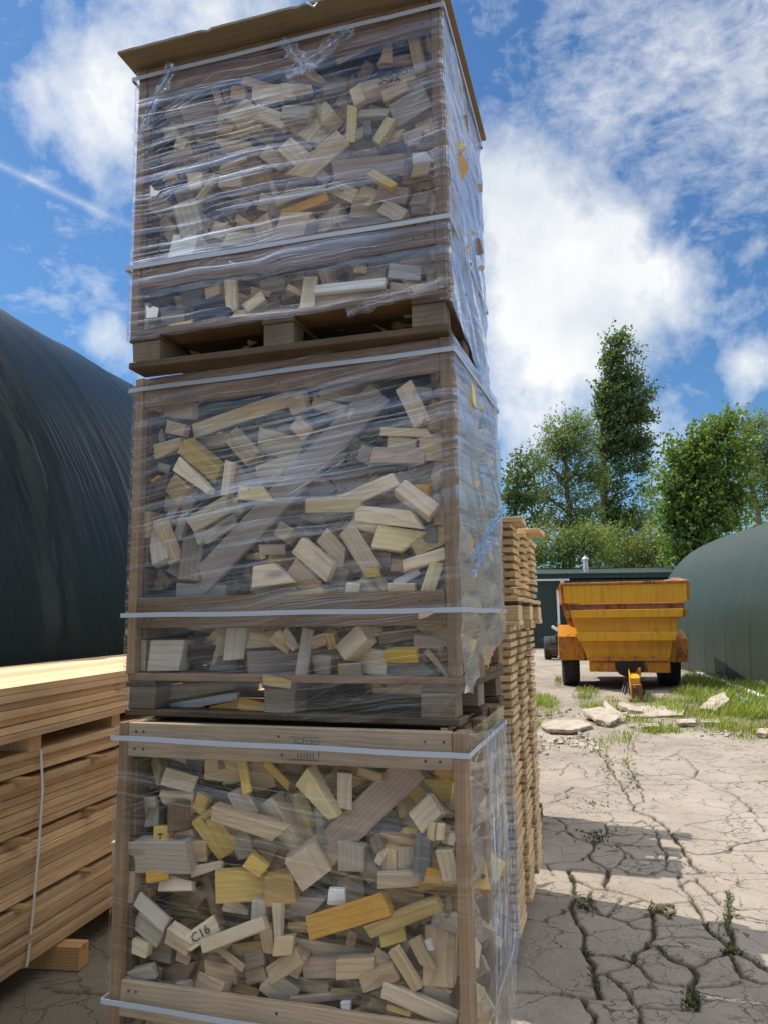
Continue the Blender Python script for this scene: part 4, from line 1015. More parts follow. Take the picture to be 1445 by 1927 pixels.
# ------------------------------------------------------------------ black wheeled chassis behind it
c0 = ground(1032, 1242); ch = thing('chassis_trailer', 'bare black wheeled chassis with leaf springs, half hidden behind the yellow trailer', 'trailer', (c0.x, c0.y, 0), R(-10))
px = lambda v: v * .0144 * .98          # metres per pixel of the close view / 18
def tyre(x, y, r, hw, parent):
    w_ = empty('wheel', (x, y, r)); w_.parent = parent
    m = MB(); m.lathe([(r * .5, -hw), (r * .9, -hw), (r, -hw * .7), (r, hw * .7), (r * .9, hw), (r * .5, hw)], (0, 0, 0), 'x', 36); m.build('tyre', RUB, w_)
    m = MB(); m.lathe([(.001, hw * .1), (r * .5, hw * .3), (r * .52, hw * .9), (r * .52, -hw * .9)], (0, 0, 0), 'x', 24); m.build('rim', GREASE, w_)
S_ = c0.y / FOC * 80 / 1445
Cx = lambda v: (v - 470) * S_; Cz = lambda v: (1625 - v) * S_
tyre(Cx(465), .4, Cz(850) / 2, .13, ch); tyre(Cx(715), 1.6, Cz(870) / 2, .13, ch)
tyre(Cx(465) + 2.1, .4, Cz(850) / 2, .13, ch); tyre(Cx(715) + 1.6, 1.6, Cz(870) / 2, .13, ch)
LW = wood('dark stained plank', (.16, .10, .075), .5, dirt=.5)
for i, (xa, z0) in enumerate(((380, 1180), (440, 1245), (510, 1330), (560, 1425))):
    m = MB(); n = 12
    for j in range(n):
        xa2 = Cx(xa) + 2.4 * j / n; zc = Cz(z0 - 25 + 70 * ((j / n) * 1.6 - .7) ** 2)
        m.box((xa2 + .1, -.25 - .02 * i, zc), (2.4 / n + .004, .10, .07))
    m.build('leaf_spring', LW, ch)
m = MB(); m.bar((Cx(850), .2, Cz(700)), (Cx(850) + 1.9, .2, Cz(700)), .2, .22); m.bar((Cx(760), .9, Cz(880)), (Cx(760) + 2.2, .9, Cz(900)), 1.2, .14); m.bar((Cx(860), .3, Cz(1120)), (Cx(860), .3, Cz(680)), .12, .12); m.build('frame', GREASE, ch, bevel=.01)
m = MB(); m.tube([(Cx(610), -.1, Cz(520)), (Cx(860), -.1, Cz(690))], .055, 10); m.build('white_tube', WTRIM, ch)
m = MB(); m.bar((Cx(760), -.05, Cz(395)), (Cx(1060), -.05, Cz(545)), .02, .03); m.bar((Cx(1060), -.05, Cz(560)), (Cx(890), -.05, Cz(690)), .02, .03); m.bar((Cx(900), -.08, Cz(720)), (Cx(1200), -.08, Cz(720)), .03, .04); m.bar((Cx(950), -.08, Cz(805)), (Cx(1200), -.08, Cz(805)), .03, .04); m.build('rail', M_GALV, ch)
m = MB(); m.bar((Cx(200), .5, Cz(985)), (Cx(360), .5, Cz(975)), .15, .05); m.bar((Cx(235), .5, Cz(1030)), (Cx(360), .5, Cz(1025)), .15, .03); m.build('step', LW, ch)
# ------------------------------------------------------------------ ground: cracked concrete, one sheet
CRK = '''c 410,790 430,860 440,920 412,965 430,1030 480,1110 492,1200 540,1300 560,1400 578,1450|b 100,1412 300,1425 430,1438 500,1455 578,1450|b 490,1455 520,1530 530,1600|b 330,515 395,555 390,580 340,605|b 395,555 520,545 620,540 750,548 790,530|b 395,585 440,620 540,655 590,640 520,600 470,590|b 540,655 545,680 480,740 300,755|a 300,755 330,815|b 545,680 520,710 540,740 600,780 640,770 700,720 690,680 660,660 560,655|b 410,785 500,790 600,800 640,770|c 420,810 460,850 530,880 600,890 610,800 600,780|b 600,890 700,910 800,945 850,960 950,960 1050,955|b 530,890 515,960 560,1000 620,1030 640,990 690,930|b 430,970 520,1000 620,1030 700,1060 760,1090 840,1100 870,1080|c 870,960 850,1010 855,1090 850,1150 790,1200 735,1260|b 850,1010 800,1030 700,1050|c 490,1210 560,1225 640,1235 735,1260|b 735,1260 700,1290 600,1320 560,1330|b 735,1270 800,1310 860,1350 960,1380 1040,1400|b 600,1320 660,1370 720,1420 770,1500 800,1600|b 720,1420 770,1500 850,1505 1000,1510 1060,1505|c 860,1170 890,1220 960,1260 1040,1290 1060,1330 1045,1400 1050,1480 1060,1510|b 1050,1290 1100,1270 1160,1240 1240,1215|b 1060,1400 1150,1390 1310,1365|c 1100,1060 1170,1120 1240,1180 1250,1210 1310,1225 1370,1260 1445,1330 1500,1380|b 1250,1225 1280,1290 1310,1345 1380,1370 1500,1390|c 1240,900 1250,990 1235,1060 1255,1100 1250,1190|b 870,1140 980,1140 1080,1128 1160,1140|b 975,810 1000,870 1050,930 1075,1000 1110,1055 1230,1050|b 870,1075 1000,1075 1110,1060|c 755,480 860,520 930,580 990,660 1000,690 1060,770 1105,810|b 790,530 850,570 870,620 900,680 920,740 910,780 950,800 1060,810 1105,800|b 640,770 720,810 800,815 860,800 915,780|b 690,690 760,730 850,740 920,735|b 600,545 610,600 680,610 750,605 800,600 870,620|b 670,660 780,665 880,670 940,685 1000,690|b 1010,690 1080,712 1140,708 1250,690 1300,655 1445,632 1600,600|b 930,600 1060,630 1200,638 1300,655|a 1280,690 1445,695|a 1010,560 1130,540 1280,522 1445,518|a 1380,525 1430,590|b 755,485 690,360 650,300 600,220 560,170|b 745,450 800,440 790,370 760,320 720,250 690,210|b 410,385 430,360 540,375 640,395 700,400|b 520,370 600,345 700,350 740,345|a 300,445 400,420 410,380|b 740,290 850,302 1000,295 1060,315 1070,270 1030,220 960,190|b 1080,320 1160,360 1270,400 1340,460 1395,520|a 770,325 900,322 1000,320|a 1150,345 1300,335 1400,330|a 790,215 900,220 1000,170|a 690,235 790,215|a 780,345 900,352 1060,345|b 1070,830 1130,900 1190,960 1240,1000|a 1110,802 1250,805 1445,806|a 1270,995 1445,990|b 980,870 1040,840 1080,850|b 740,130 760,190 850,210|b 600,190 640,230 700,240|a 370,300 410,240 500,230|a 410,330 510,310 490,270 420,230|a 230,270 320,272 420,262|b 1055,955 1090,1000 1100,1050|a 900,100 1100,130 1300,110 1445,130|a 1000,170 1200,160 1445,180|a 1050,240 1250,262 1445,250|a 230,180 330,160 420,190|b 640,990 740,960 800,945'''
segs = []; weedlines = []
for item in CRK.split('|'):
    c, *pts = item.split(); P = [ground(920 + .3633 * float(p.split(',')[0]), 1350 + .3633 * float(p.split(',')[1])) for p in pts]
    wd = {'a': .0040, 'b': .0055, 'c': .0085}[c]
    for a, b in zip(P[:-1], P[1:]): segs.append((a.x, a.y, b.x, b.y, wd))
    if c in 'bc': weedlines.append((c, P))
P = [ground(64, 1838), ground(105, 1862), ground(150, 1866), ground(203, 1870), ground(260, 1872)]
for a, b in zip(P[:-1], P[1:]): segs.append((a.x, a.y, b.x, b.y, .004))
def axis_pts(knots):
    out = [knots[0][0]]
    for (a, sa), (b, sb) in zip(knots[:-1], knots[1:]):
        x = a
        while x < b - 1e-6:
            st = sa + (sb - sa) * (x - a) / (b - a); x += st; out.append(min(x, b))
    return np.array(out)
xs = axis_pts([(-160, 40), (-20, 4), (-3, .25), (-1.7, .035), (.35, .03), (.5, .0095), (2.6, .0095), (4.2, .025), (10, .09), (20, 2), (160, 40)])
ys = axis_pts([(-60, 20), (0, .5), (2.6, .0095), (5.5, .0095), (9, .02), (16, .05), (24, .2), (50, 4), (220, 60)])
GX, GY = np.meshgrid(xs, ys, indexing='ij')
near = (GX > .3) & (GX < 9) & (GY > 2.2) & (GY < 17) | (GX > -2.2) & (GX < .0) & (GY > 2.4) & (GY < 4.5)
px_, py_ = GX[near], GY[near]
# the crack lines wander
wx = (fbm(px_ * 9, py_ * 9, 3, 40) - .45) * .06; wy = (fbm(px_ * 9, py_ * 9, 3, 60) - .45) * .06
qx, qy = px_ + wx, py_ + wy
best = np.full(px_.shape, 9.0)
wmod = .55 + 1.0 * fbm(px_ * 6, py_ * 6, 3, 77)
for ax, ay, bx, by, wd in segs:
    lo_x, hi_x, lo_y, hi_y = min(ax, bx) - .3, max(ax, bx) + .3, min(ay, by) - .3, max(ay, by) + .3
    k = np.nonzero((qx > lo_x) & (qx < hi_x) & (qy > lo_y) & (qy < hi_y))[0]
    if not len(k): continue
    X, Y = qx[k], qy[k]; dx, dy = bx - ax, by - ay; t = np.clip(((X - ax) * dx + (Y - ay) * dy) / (dx * dx + dy * dy + 1e-9), 0, 1)
    dd = np.hypot(X - ax - t * dx, Y - ay - t * dy) / (wd * wmod[k] * (1 + .03 * np.maximum(0, Y - 4)))
    best[k] = np.minimum(best[k], dd)
crack = np.zeros(GX.shape); crack[near] = np.clip((1.5 - best) * 2, 0, 1)
edge = np.zeros(GX.shape); edge[near] = np.exp(-np.maximum(best - 1.0, 0) / 1.1)
def to_px(X, Y, Z):
    z = Z - EYE; F = Y * fwd.y + z * fwd.z; a = (X * rt.x + Y * rt.y + z * rt.z) / F; b = (X * up.x + Y * up.y + z * up.z) / F
    return CX + FOC * a, CY - FOC * b
# where the concrete has broken up into soil and grass: (centre x, y in the view, radius x, y, density)
GR = [(1380, 1322, 90, 40, 1.0), (1440, 1345, 70, 38, 1.0), (1310, 1295, 50, 30, 1.0), (1330, 1268, 30, 14, .9), (1275, 1330, 60, 22, .75), (1240, 1372, 55, 10, .85), (1350, 1368, 90, 12, .7), (1430, 1385, 60, 10, .5),
      (1105, 1312, 28, 26, .65), (1135, 1330, 40, 18, .6), (1015, 1325, 38, 18, .7), (1000, 1352, 20, 24, .7), (1205, 1318, 34, 14, .6), (1080, 1395, 45, 12, .3), (1165, 1388, 40, 16, .3), (1145, 1352, 24, 16, .5), (1195, 1350, 34, 12, .5), (1005, 1395, 26, 18, .3), (1128, 1408, 16, 16, .3), (1180, 1440, 14, 26, .16), (1050, 1284, 9, 8, .7), (1240, 1282, 12, 6, .5), (1310, 1345, 80, 20, .65), (1040, 1345, 30, 10, .3), (1400, 1300, 60, 22, 1.0), (1330, 1290, 50, 20, 1.0), (1430, 1330, 60, 40, 1.0)]
def density(X, Y):
    a, b = to_px(X, Y, 0 * X); d = 0 * X
    for cx, cy, rx, ry, w in GR: d = np.maximum(d, w * np.clip(1.35 - ((a - cx) / rx) ** 2 - ((b - cy) / ry) ** 2, 0, 1))
    return d
den = np.zeros(GX.shape); zone_ = (GX > 0) & (GX < 16) & (GY > 6) & (GY < 30); den[zone_] = density(GX[zone_], GY[zone_])
Z = (fbm(GX * .35, GY * .35, 3, 2) - .45) * .012
fine = near
Z[fine] += (fbm(GX[fine] * 14, GY[fine] * 14, 4, 9) - .47) * .006
cell = np.zeros(GX.shape); cell[near] = fbm(px_ * 2.1, py_ * 2.1, 3, 31)
Z -= crack * .018 + edge * .003
rough_ = (GY > 7.5) & (GY < 22) & (GX > .5)
Z[rough_] += (den[rough_] * (fbm(GX[rough_] * 3, GY[rough_] * 3, 4, 14) - .5) * .09)
t = NT('cracked concrete'); p = t.pos()
ck, ed, dn_ = t.attr('crack'), t.attr('crack_edge'), t.attr('soil')
n1 = t.noise(p, .55, 5, .62); n2 = t.noise(p, 3.2, 6, .7); n3 = t.noise(p, 38, 4, .7); n4 = t.noise(t.scale(p, (1, .35, 1)), 1.6, 5, .65)
c = t.ramp(n1, [(.30, (.235, .192, .148)), (.50, (.318, .265, .208)), (.72, (.380, .325, .262))])
c = t.mixc(t.math('MULTIPLY', t.ramp(n4, [(.48, 0.), (.70, 1.)]), .55), c, (.205, .162, .122))
c = t.mixc(t.math('MULTIPLY', t.ramp(n2, [(.50, 0.), (.75, 1.)]), .45), c, (.43, .35, .265))
c = t.mixc(t.math('MULTIPLY', t.ramp(n3, [(.50, 0.), (.72, 1.)]), .35), c, (.165, .132, .10))
sp = t.n('ShaderNodeTexVoronoi'); t.l(p, sp.inputs['Vector']); sp.inputs['Scale'].default_value = 26
c = t.mixc(t.math('MULTIPLY', t.ramp(sp.outputs['Distance'], [(.06, 1.), (.12, 0.)]), .5), c, (.16, .13, .11))
# darker, greener concrete toward the lumber side of the yard
sx = t.n('ShaderNodeSeparateXYZ'); t.l(p, sx.inputs[0])
moss = t.ramp(t.math('MULTIPLY_ADD', sx.outputs[0], -.8, t.math('MULTIPLY', n2, .5)), [(.45, 0.), (1.0, 1.)])
c = t.mixc(t.math('MULTIPLY', moss, .75), c, (.155, .135, .082))
# a web of hairline cracks in worn areas
wv = t.vmath('ADD', p, t.vmath('SCALE', t.noise(p, 5, 4, .65, out=1), scale=.22))
for sc_, th_, mk in ((2.1, .012, (.40, .52)), (4.6, .018, (.45, .55)), (11.0, .035, (.50, .60))):
    ve = t.n('ShaderNodeTexVoronoi', feature='DISTANCE_TO_EDGE'); t.l(t.scale(wv, (1, 1, 0)), ve.inputs['Vector']); ve.inputs['Scale'].default_value = sc_
    hc = t.math('MULTIPLY', t.ramp(ve.outputs['Distance'], [(th_ * .35, 1.), (th_, 0.)]), t.ramp(t.noise(p, .9 * sc_ ** .5, 3), [(mk[0], 0.), (mk[1], 1.)]))
    c = t.mixc(t.math('MULTIPLY', hc, .85), c, (.055, .044, .033))
grit = t.noise(p, 120, 3, .75)
c = t.mixc(t.math('MULTIPLY', t.ramp(grit, [(.52, 0.), (.68, 1.)]), .4), c, (.13, .105, .08))
c = t.mixc(t.math('MULTIPLY', t.ramp(grit, [(.30, 1.), (.42, 0.)]), .35), c, (.50, .43, .35))
c = t.mixc(t.math('MULTIPLY', ed, .55), c, (.185, .15, .115))
c = t.mixc(t.math('MULTIPLY', t.math('ADD', dn_, t.math('MULTIPLY', n2, .6)), dn_, clamp=True), c, (.15, .125, .075))
c = t.mixc(ck, c, t.mixc(n3, (.022, .018, .012), (.07, .052, .03)))
t.pbr(c, .88, normal=t.bump(t.math('ADD', t.math('ADD', n3, t.math('MULTIPLY', grit, .35)), t.math('MULTIPLY', n2, .8)), .5, .012), spec=.25)
tag(grid_mesh('ground', np.stack([GX, GY, Z], -1), t.m, None, attrs={'crack': crack, 'crack_edge': edge * (1 - crack), 'soil': den}), kind='structure')

# ------------------------------------------------------------------ broken slabs and rubble
t_ = NT('broken concrete'); p = t_.obj(); nb = t_.noise(p, 9, 6, .7)
t_.pbr(t_.ramp(nb, [(.3, (.24, .195, .15)), (.55, (.43, .355, .275)), (.8, (.52, .45, .36))]), .9, normal=t_.bump(t_.noise(p, 40, 4, .7), .5, .01), spec=.2); SLAB = t_.m
def slab(px, th, tilt, label, lift=.0):
    G = [ground(a, b) for a, b in px]; c = sum(G, Vector()) / len(G); P = []
    for a, b in zip(G, G[1:] + G[:1]):
        for i in range(5): q = a.lerp(b, i / 5) - c; P.append((q.x + random.uniform(-.02, .02), q.y + random.uniform(-.02, .02)))
    n = len(P); m = MB()
    lay = [(1.0, th, .0), (1.0, th * .55, .012), (.94, th * .1, .02), (.8, 0, 0)]
    vs = []
    for s, z, j in lay: vs += [(x * s + random.uniform(-j, j), y * s + random.uniform(-j, j), z + random.uniform(-j, j) * .5) for x, y in P]
    fs = [list(range(n))] + [[k * n + i, k * n + (i + 1) % n, (k + 1) * n + (i + 1) % n, (k + 1) * n + i] for k in range(3) for i in range(n)] + [list(range(3 * n, 4 * n))[::-1]]
    m.add(vs, fs); o = m.build('concrete_slab', SLAB, bevel=.004); o.location = (c.x, c.y, lift); o.rotation_euler = tilt
    tag(o, label, 'concrete slab', 'broken concrete slabs in the grass')
slab([(1018, 1372), (1030, 1382), (1075, 1384), (1110, 1374), (1112, 1366), (1085, 1358), (1040, 1360)], .065, (R(-1.5), R(1), 0), 'large flat broken concrete slab, lying nearest the board pile', -.012)
slab([(1095, 1352), (1120, 1366), (1150, 1370), (1164, 1362), (1160, 1352), (1130, 1346)], .085, (R(3), R(3), 0), 'tilted thick concrete slab with dark broken edge beside the flat one', .02)
slab([(1315, 1342), (1350, 1345), (1374, 1335), (1366, 1326), (1338, 1330)], .09, (R(3), R(-5), 0), 'tilted pale concrete chunk in long grass near the pipe', .05)
slab([(1170, 1345), (1190, 1352), (1285, 1350), (1290, 1340), (1265, 1332), (1205, 1332)], .035, (0, R(-1), 0), 'wide flat slab in front of the trailer hitch')
slab([(1168, 1338), (1172, 1346), (1196, 1347), (1205, 1342), (1188, 1334)], .07, (R(4), R(4), .3), 'grey concrete lump standing on the wide flat slab', .02)
slab([(1270, 1362), (1275, 1368), (1310, 1368), (1308, 1360)], .06, (0, 0, 0), 'small pale slab piece in the grass, of two side by side the one toward the hitch')
slab([(1318, 1362), (1320, 1368), (1358, 1367), (1352, 1360)], .06, (0, R(2), 0), 'small pale slab piece in the grass under the tilted chunk')
slab([(1140, 1345), (1150, 1352), (1162, 1350), (1163, 1338), (1150, 1340)], .07, (R(10), R(-6), .4), 'rough grey lump leaning behind the tilted thick slab')
slab([(1212, 1368), (1214, 1374), (1240, 1373), (1240, 1367)], .05, (0, 0, 0), 'small whitish slab chip behind the crack lines, in short grass')
slab([(1422, 1380), (1425, 1388), (1460, 1390), (1460, 1378)], .06, (0, 0, 0), 'flat slab edge in grass at the base of the green polytunnel')
m = MB(); rr = random.Random(8)
for i in range(330):
    a, b, rx, ry = rr.choice(((1060, 1395, 60, 14), (1040, 1346, 60, 8), (1160, 1345, 60, 12), (1250, 1362, 120, 12), (1010, 1405, 24, 20), (1110, 1400, 40, 20), (1380, 1380, 60, 8)))
    q = ground(a + rr.gauss(0, .5) * rx, b + rr.gauss(0, .5) * ry); s = rr.choice((.010, .014, .020, .032)) * rr.uniform(.7, 1.3)
    m.box((q.x, q.y, s * .25), (s * 2, s * 1.4, s), Euler((rr.uniform(-.4, .4), rr.uniform(-.4, .4), rr.uniform(0, 3))).to_matrix(), jit=s * .3)
tag(m.build('rubble', SLAB), 'crumbled concrete rubble between the broken slabs', 'rubble', kind='stuff')

# ------------------------------------------------------------------ grass and weeds
def leafmat(name, a, b, trans=.35, rough=.5):
    t = NT(name); rn = t.n('ShaderNodeAttribute', attribute_name='tone').outputs['Fac']
    c = t.mixc(rn, a, b)
    d = t.n('ShaderNodeBsdfPrincipled'); t.l(c, d.inputs['Base Color']); d.inputs['Roughness'].default_value = rough; d.inputs['Specular IOR Level'].default_value = .35
    tl = t.n('ShaderNodeBsdfTranslucent'); t.l(t.mixc(1.0, c, (1.25, 1.3, .7), 'MULTIPLY'), tl.inputs[0])
    mx = t.n('ShaderNodeMixShader'); mx.inputs[0].default_value = trans; t.l(d.outputs[0], mx.inputs[1]); t.l(tl.outputs[0], mx.inputs[2]); t.l(mx.outputs[0], t.out.inputs[0])
    return t.m
def faces_mesh(name, V, nper, mat, tone, parent=None):
    """V: (n, nper, 3) independent faces"""
    n = len(V); me = bpy.data.meshes.new(name)
    me.vertices.add(n * nper); me.vertices.foreach_set('co', V.reshape(-1).astype(np.float32))
    me.loops.add(n * nper); me.loops.foreach_set('vertex_index', np.arange(n * nper, dtype=np.int32))
    me.polygons.add(n); me.polygons.foreach_set('loop_start', np.arange(0, n * nper, nper, dtype=np.int32)); me.polygons.foreach_set('loop_total', np.full(n, nper, dtype=np.int32))
    me.update(calc_edges=True)
    a = me.attributes.new('tone', 'FLOAT', 'POINT'); a.data.foreach_set('value', np.repeat(tone, nper).astype(np.float32))
    me.materials.append(mat); me.validate(); return link(name, me, parent)
rng = np.random.default_rng(4)
N = 260000
X = rng.uniform(.6, 12, N); Y = rng.uniform(7.2, 24, N); dd = density(X, Y)
cl = fbm(X * 2.2, Y * 2.2, 3, 50)
keep = (rng.random(N) < dd * np.clip((cl - .36) * 4.5, .04, 1) * np.clip(10 / Y, .35, 1)); X, Y, dd, cl = X[keep], Y[keep], dd[keep], cl[keep]
h = (.04 + .16 * dd * rng.random(len(X)) ** 1.2) * (.6 + cl); an = rng.uniform(0, 6.28, len(X)); ln = h * rng.uniform(.1, .75, len(X)); wv = rng.uniform(.004, .0085, len(X))
base = np.stack([X, Y, 0 * X - .01], 1); sd = np.stack([np.cos(an), np.sin(an), 0 * an], 1) * wv[:, None]; le = np.stack([-np.sin(an) * ln + .25 * h, np.cos(an) * ln, h], 1)
mid = base + le * np.array([.35, .35, .6])
V = np.concatenate([np.stack([base - sd, base + sd, mid + sd * .8, mid - sd * .8], 1), np.stack([mid - sd * .8, mid + sd * .8, base + le + sd * .1, base + le - sd * .1], 1)])
tn = np.clip(cl * 1.1 + rng.normal(0, .2, len(X)), 0, 1)
GRASS = leafmat('grass', (.10, .17, .018), (.33, .37, .065), .4)
tag(faces_mesh('grass', V, 4, GRASS, np.concatenate([tn, tn])), 'bright green grass growing through the broken concrete round the trailer', 'grass', kind='stuff')
# small weeds rooted in the wide cracks
WEED = leafmat('crack weeds', (.05, .038, .018), (.13, .155, .035), .3); VV, TT = [], []
rr = random.Random(12)
def sprig(c, s, n, tone, upr=.6):
    for _ in range(n):
        a = rr.uniform(0, 6.28); L = s * rr.uniform(.5, 1.2); e = rr.uniform(.15, upr) ; d = Vector((math.cos(a) * math.cos(e * 1.5), math.sin(a) * math.cos(e * 1.5), math.sin(e * 1.5))); w_ = d.cross(Vector((0, 0, 1))).normalized() * L * rr.uniform(.1, .22)
        b = c + d * L * .15; m_ = c + d * L * .6; e_ = c + d * L
        VV.append([tuple(b), tuple(m_ + w_), tuple(e_), tuple(m_ - w_)]); TT.append(min(1, max(0, tone + rr.gauss(0, .25))))
for c, Pl in weedlines:
    for a, b in zip(Pl[:-1], Pl[1:]):
        L = (b - a).length; n = int(L * (58 if c == 'c' else 12) * (1 if a.y < 6 else .7))
        for i in range(n):
            q = a.lerp(b, rr.random()); 
            if vnoise(np.array([q.x * 3.1]), np.array([q.y * 3.1]), 5)[0] < (.40 if c == 'c' else .58): continue
            sprig(q + Vector((rr.gauss(0, .012), rr.gauss(0, .012), -.012)), rr.uniform(.010, .028) * (1.15 if c == 'c' else .8), rr.randint(4, 8), rr.uniform(.0, .8), .5)
for (a, b, rx, ry, n) in ((1245, 1712, 30, 18, 60), (1120, 1575, 40, 14, 120), (1185, 1470, 22, 40, 90), (1140, 1440, 20, 40, 90), (1110, 1515, 40, 8, 30), (1100, 1700, 12, 20, 40), (1375, 1790, 20, 6, 40), (1300, 1880, 14, 20, 50)):
    for i in range(n):
        q = ground(a + rr.gauss(0, .5) * rx, b + rr.gauss(0, .5) * ry); sprig(q + Vector((0, 0, -.008)), rr.uniform(.012, .034), rr.randint(4, 8), rr.uniform(.2, 1), .8)
tag(faces_mesh('crack_weeds', np.array(VV), 4, WEED, np.array(TT)), 'low mossy growth and weeds growing along the cracks in the concrete', 'weeds', kind='stuff')
# the upright leafy weeds one can point at
PLANT = leafmat('weed leaves', (.06, .115, .02), (.15, .19, .05), .3); STEMM = NT('weed stem'); STEMM.pbr((.16, .07, .04), .6); STEMM = STEMM.m
def weed(px, py, H, n, label, red=0.0):
    q = ground(px, py); r = thing('weed_plant', label, 'plant', q)
    m = MB(); bend = Vector((rr.uniform(-.02, .03), rr.uniform(-.02, .02), 0)); pts = [Vector((0, 0, -.01)).lerp(Vector((0, 0, H)) + bend, i / 6) + Vector((.004 * math.sin(i * 2), 0, 0)) for i in range(7)]
    m.tube(pts, [.004 - .0004 * i for i in range(7)], 6); m.build('stem', STEMM, r)
    global VV, TT
    VV, TT = [], []
    for i in range(n):
        f = .25 + .75 * (i / n); c = Vector(pts[min(6, int(f * 6))]); a = i * 2.4; L = .055 * (1.25 - .5 * f) * H / .2; e = .35 + .5 * f
        d = Vector((math.cos(a) * math.cos(e), math.sin(a) * math.cos(e), math.sin(e))); w_ = Vector((-math.sin(a), math.cos(a), 0)) * L * .17
        m1 = c + d * L * .5; m2 = c + d * L - Vector((0, 0, L * .25))
        VV.append([tuple(c), tuple(m1 + w_), tuple(m2), tuple(m1 - w_)]); TT.append(rr.random())
    faces_mesh('leaves', np.array(VV), 4, PLANT, np.array(TT), r)
weed(1371, 1722, .125, 18, 'tall leafy weed with pointed leaves rising from the wide crack')
weed(1368, 1760, .10, 20, 'shorter reddish weed in the crack just below the tall one')
weed(1218, 1712, .05, 14, 'low red-leaved weed spreading at the junction of two cracks')
weed(1180, 1412, .13, 22, 'dark leafy weed on the sunlit concrete before the broken slabs')

# ------------------------------------------------------------------ trees
BARK = NT('bark'); BARK.pbr(BARK.ramp(BARK.noise(BARK.scale(BARK.obj(), (3, 3, .8)), 4, 4), [(.3, (.035, .028, .02)), (.7, (.11, .09, .065))]), .9); BARK = BARK.m
BARKL = NT('pale bark'); BARKL.pbr(BARKL.ramp(BARKL.noise(BARKL.obj(), 5, 4), [(.3, (.07, .06, .045)), (.7, (.20, .175, .13))]), .9); BARKL = BARKL.m
LEAF = {'poplar': leafmat('poplar leaves', (.050, .088, .026), (.15, .21, .075), .42), 'willow': leafmat('willow leaves', (.095, .140, .045), (.25, .30, .12), .45),
        'maple': leafmat('maple leaves', (.062, .118, .024), (.22, .30, .07), .45), 'ash': leafmat('ash leaves', (.085, .135, .035), (.23, .28, .09), .42), 'bush': leafmat('bush leaves', (.115, .160, .040), (.30, .335, .11), .45)}
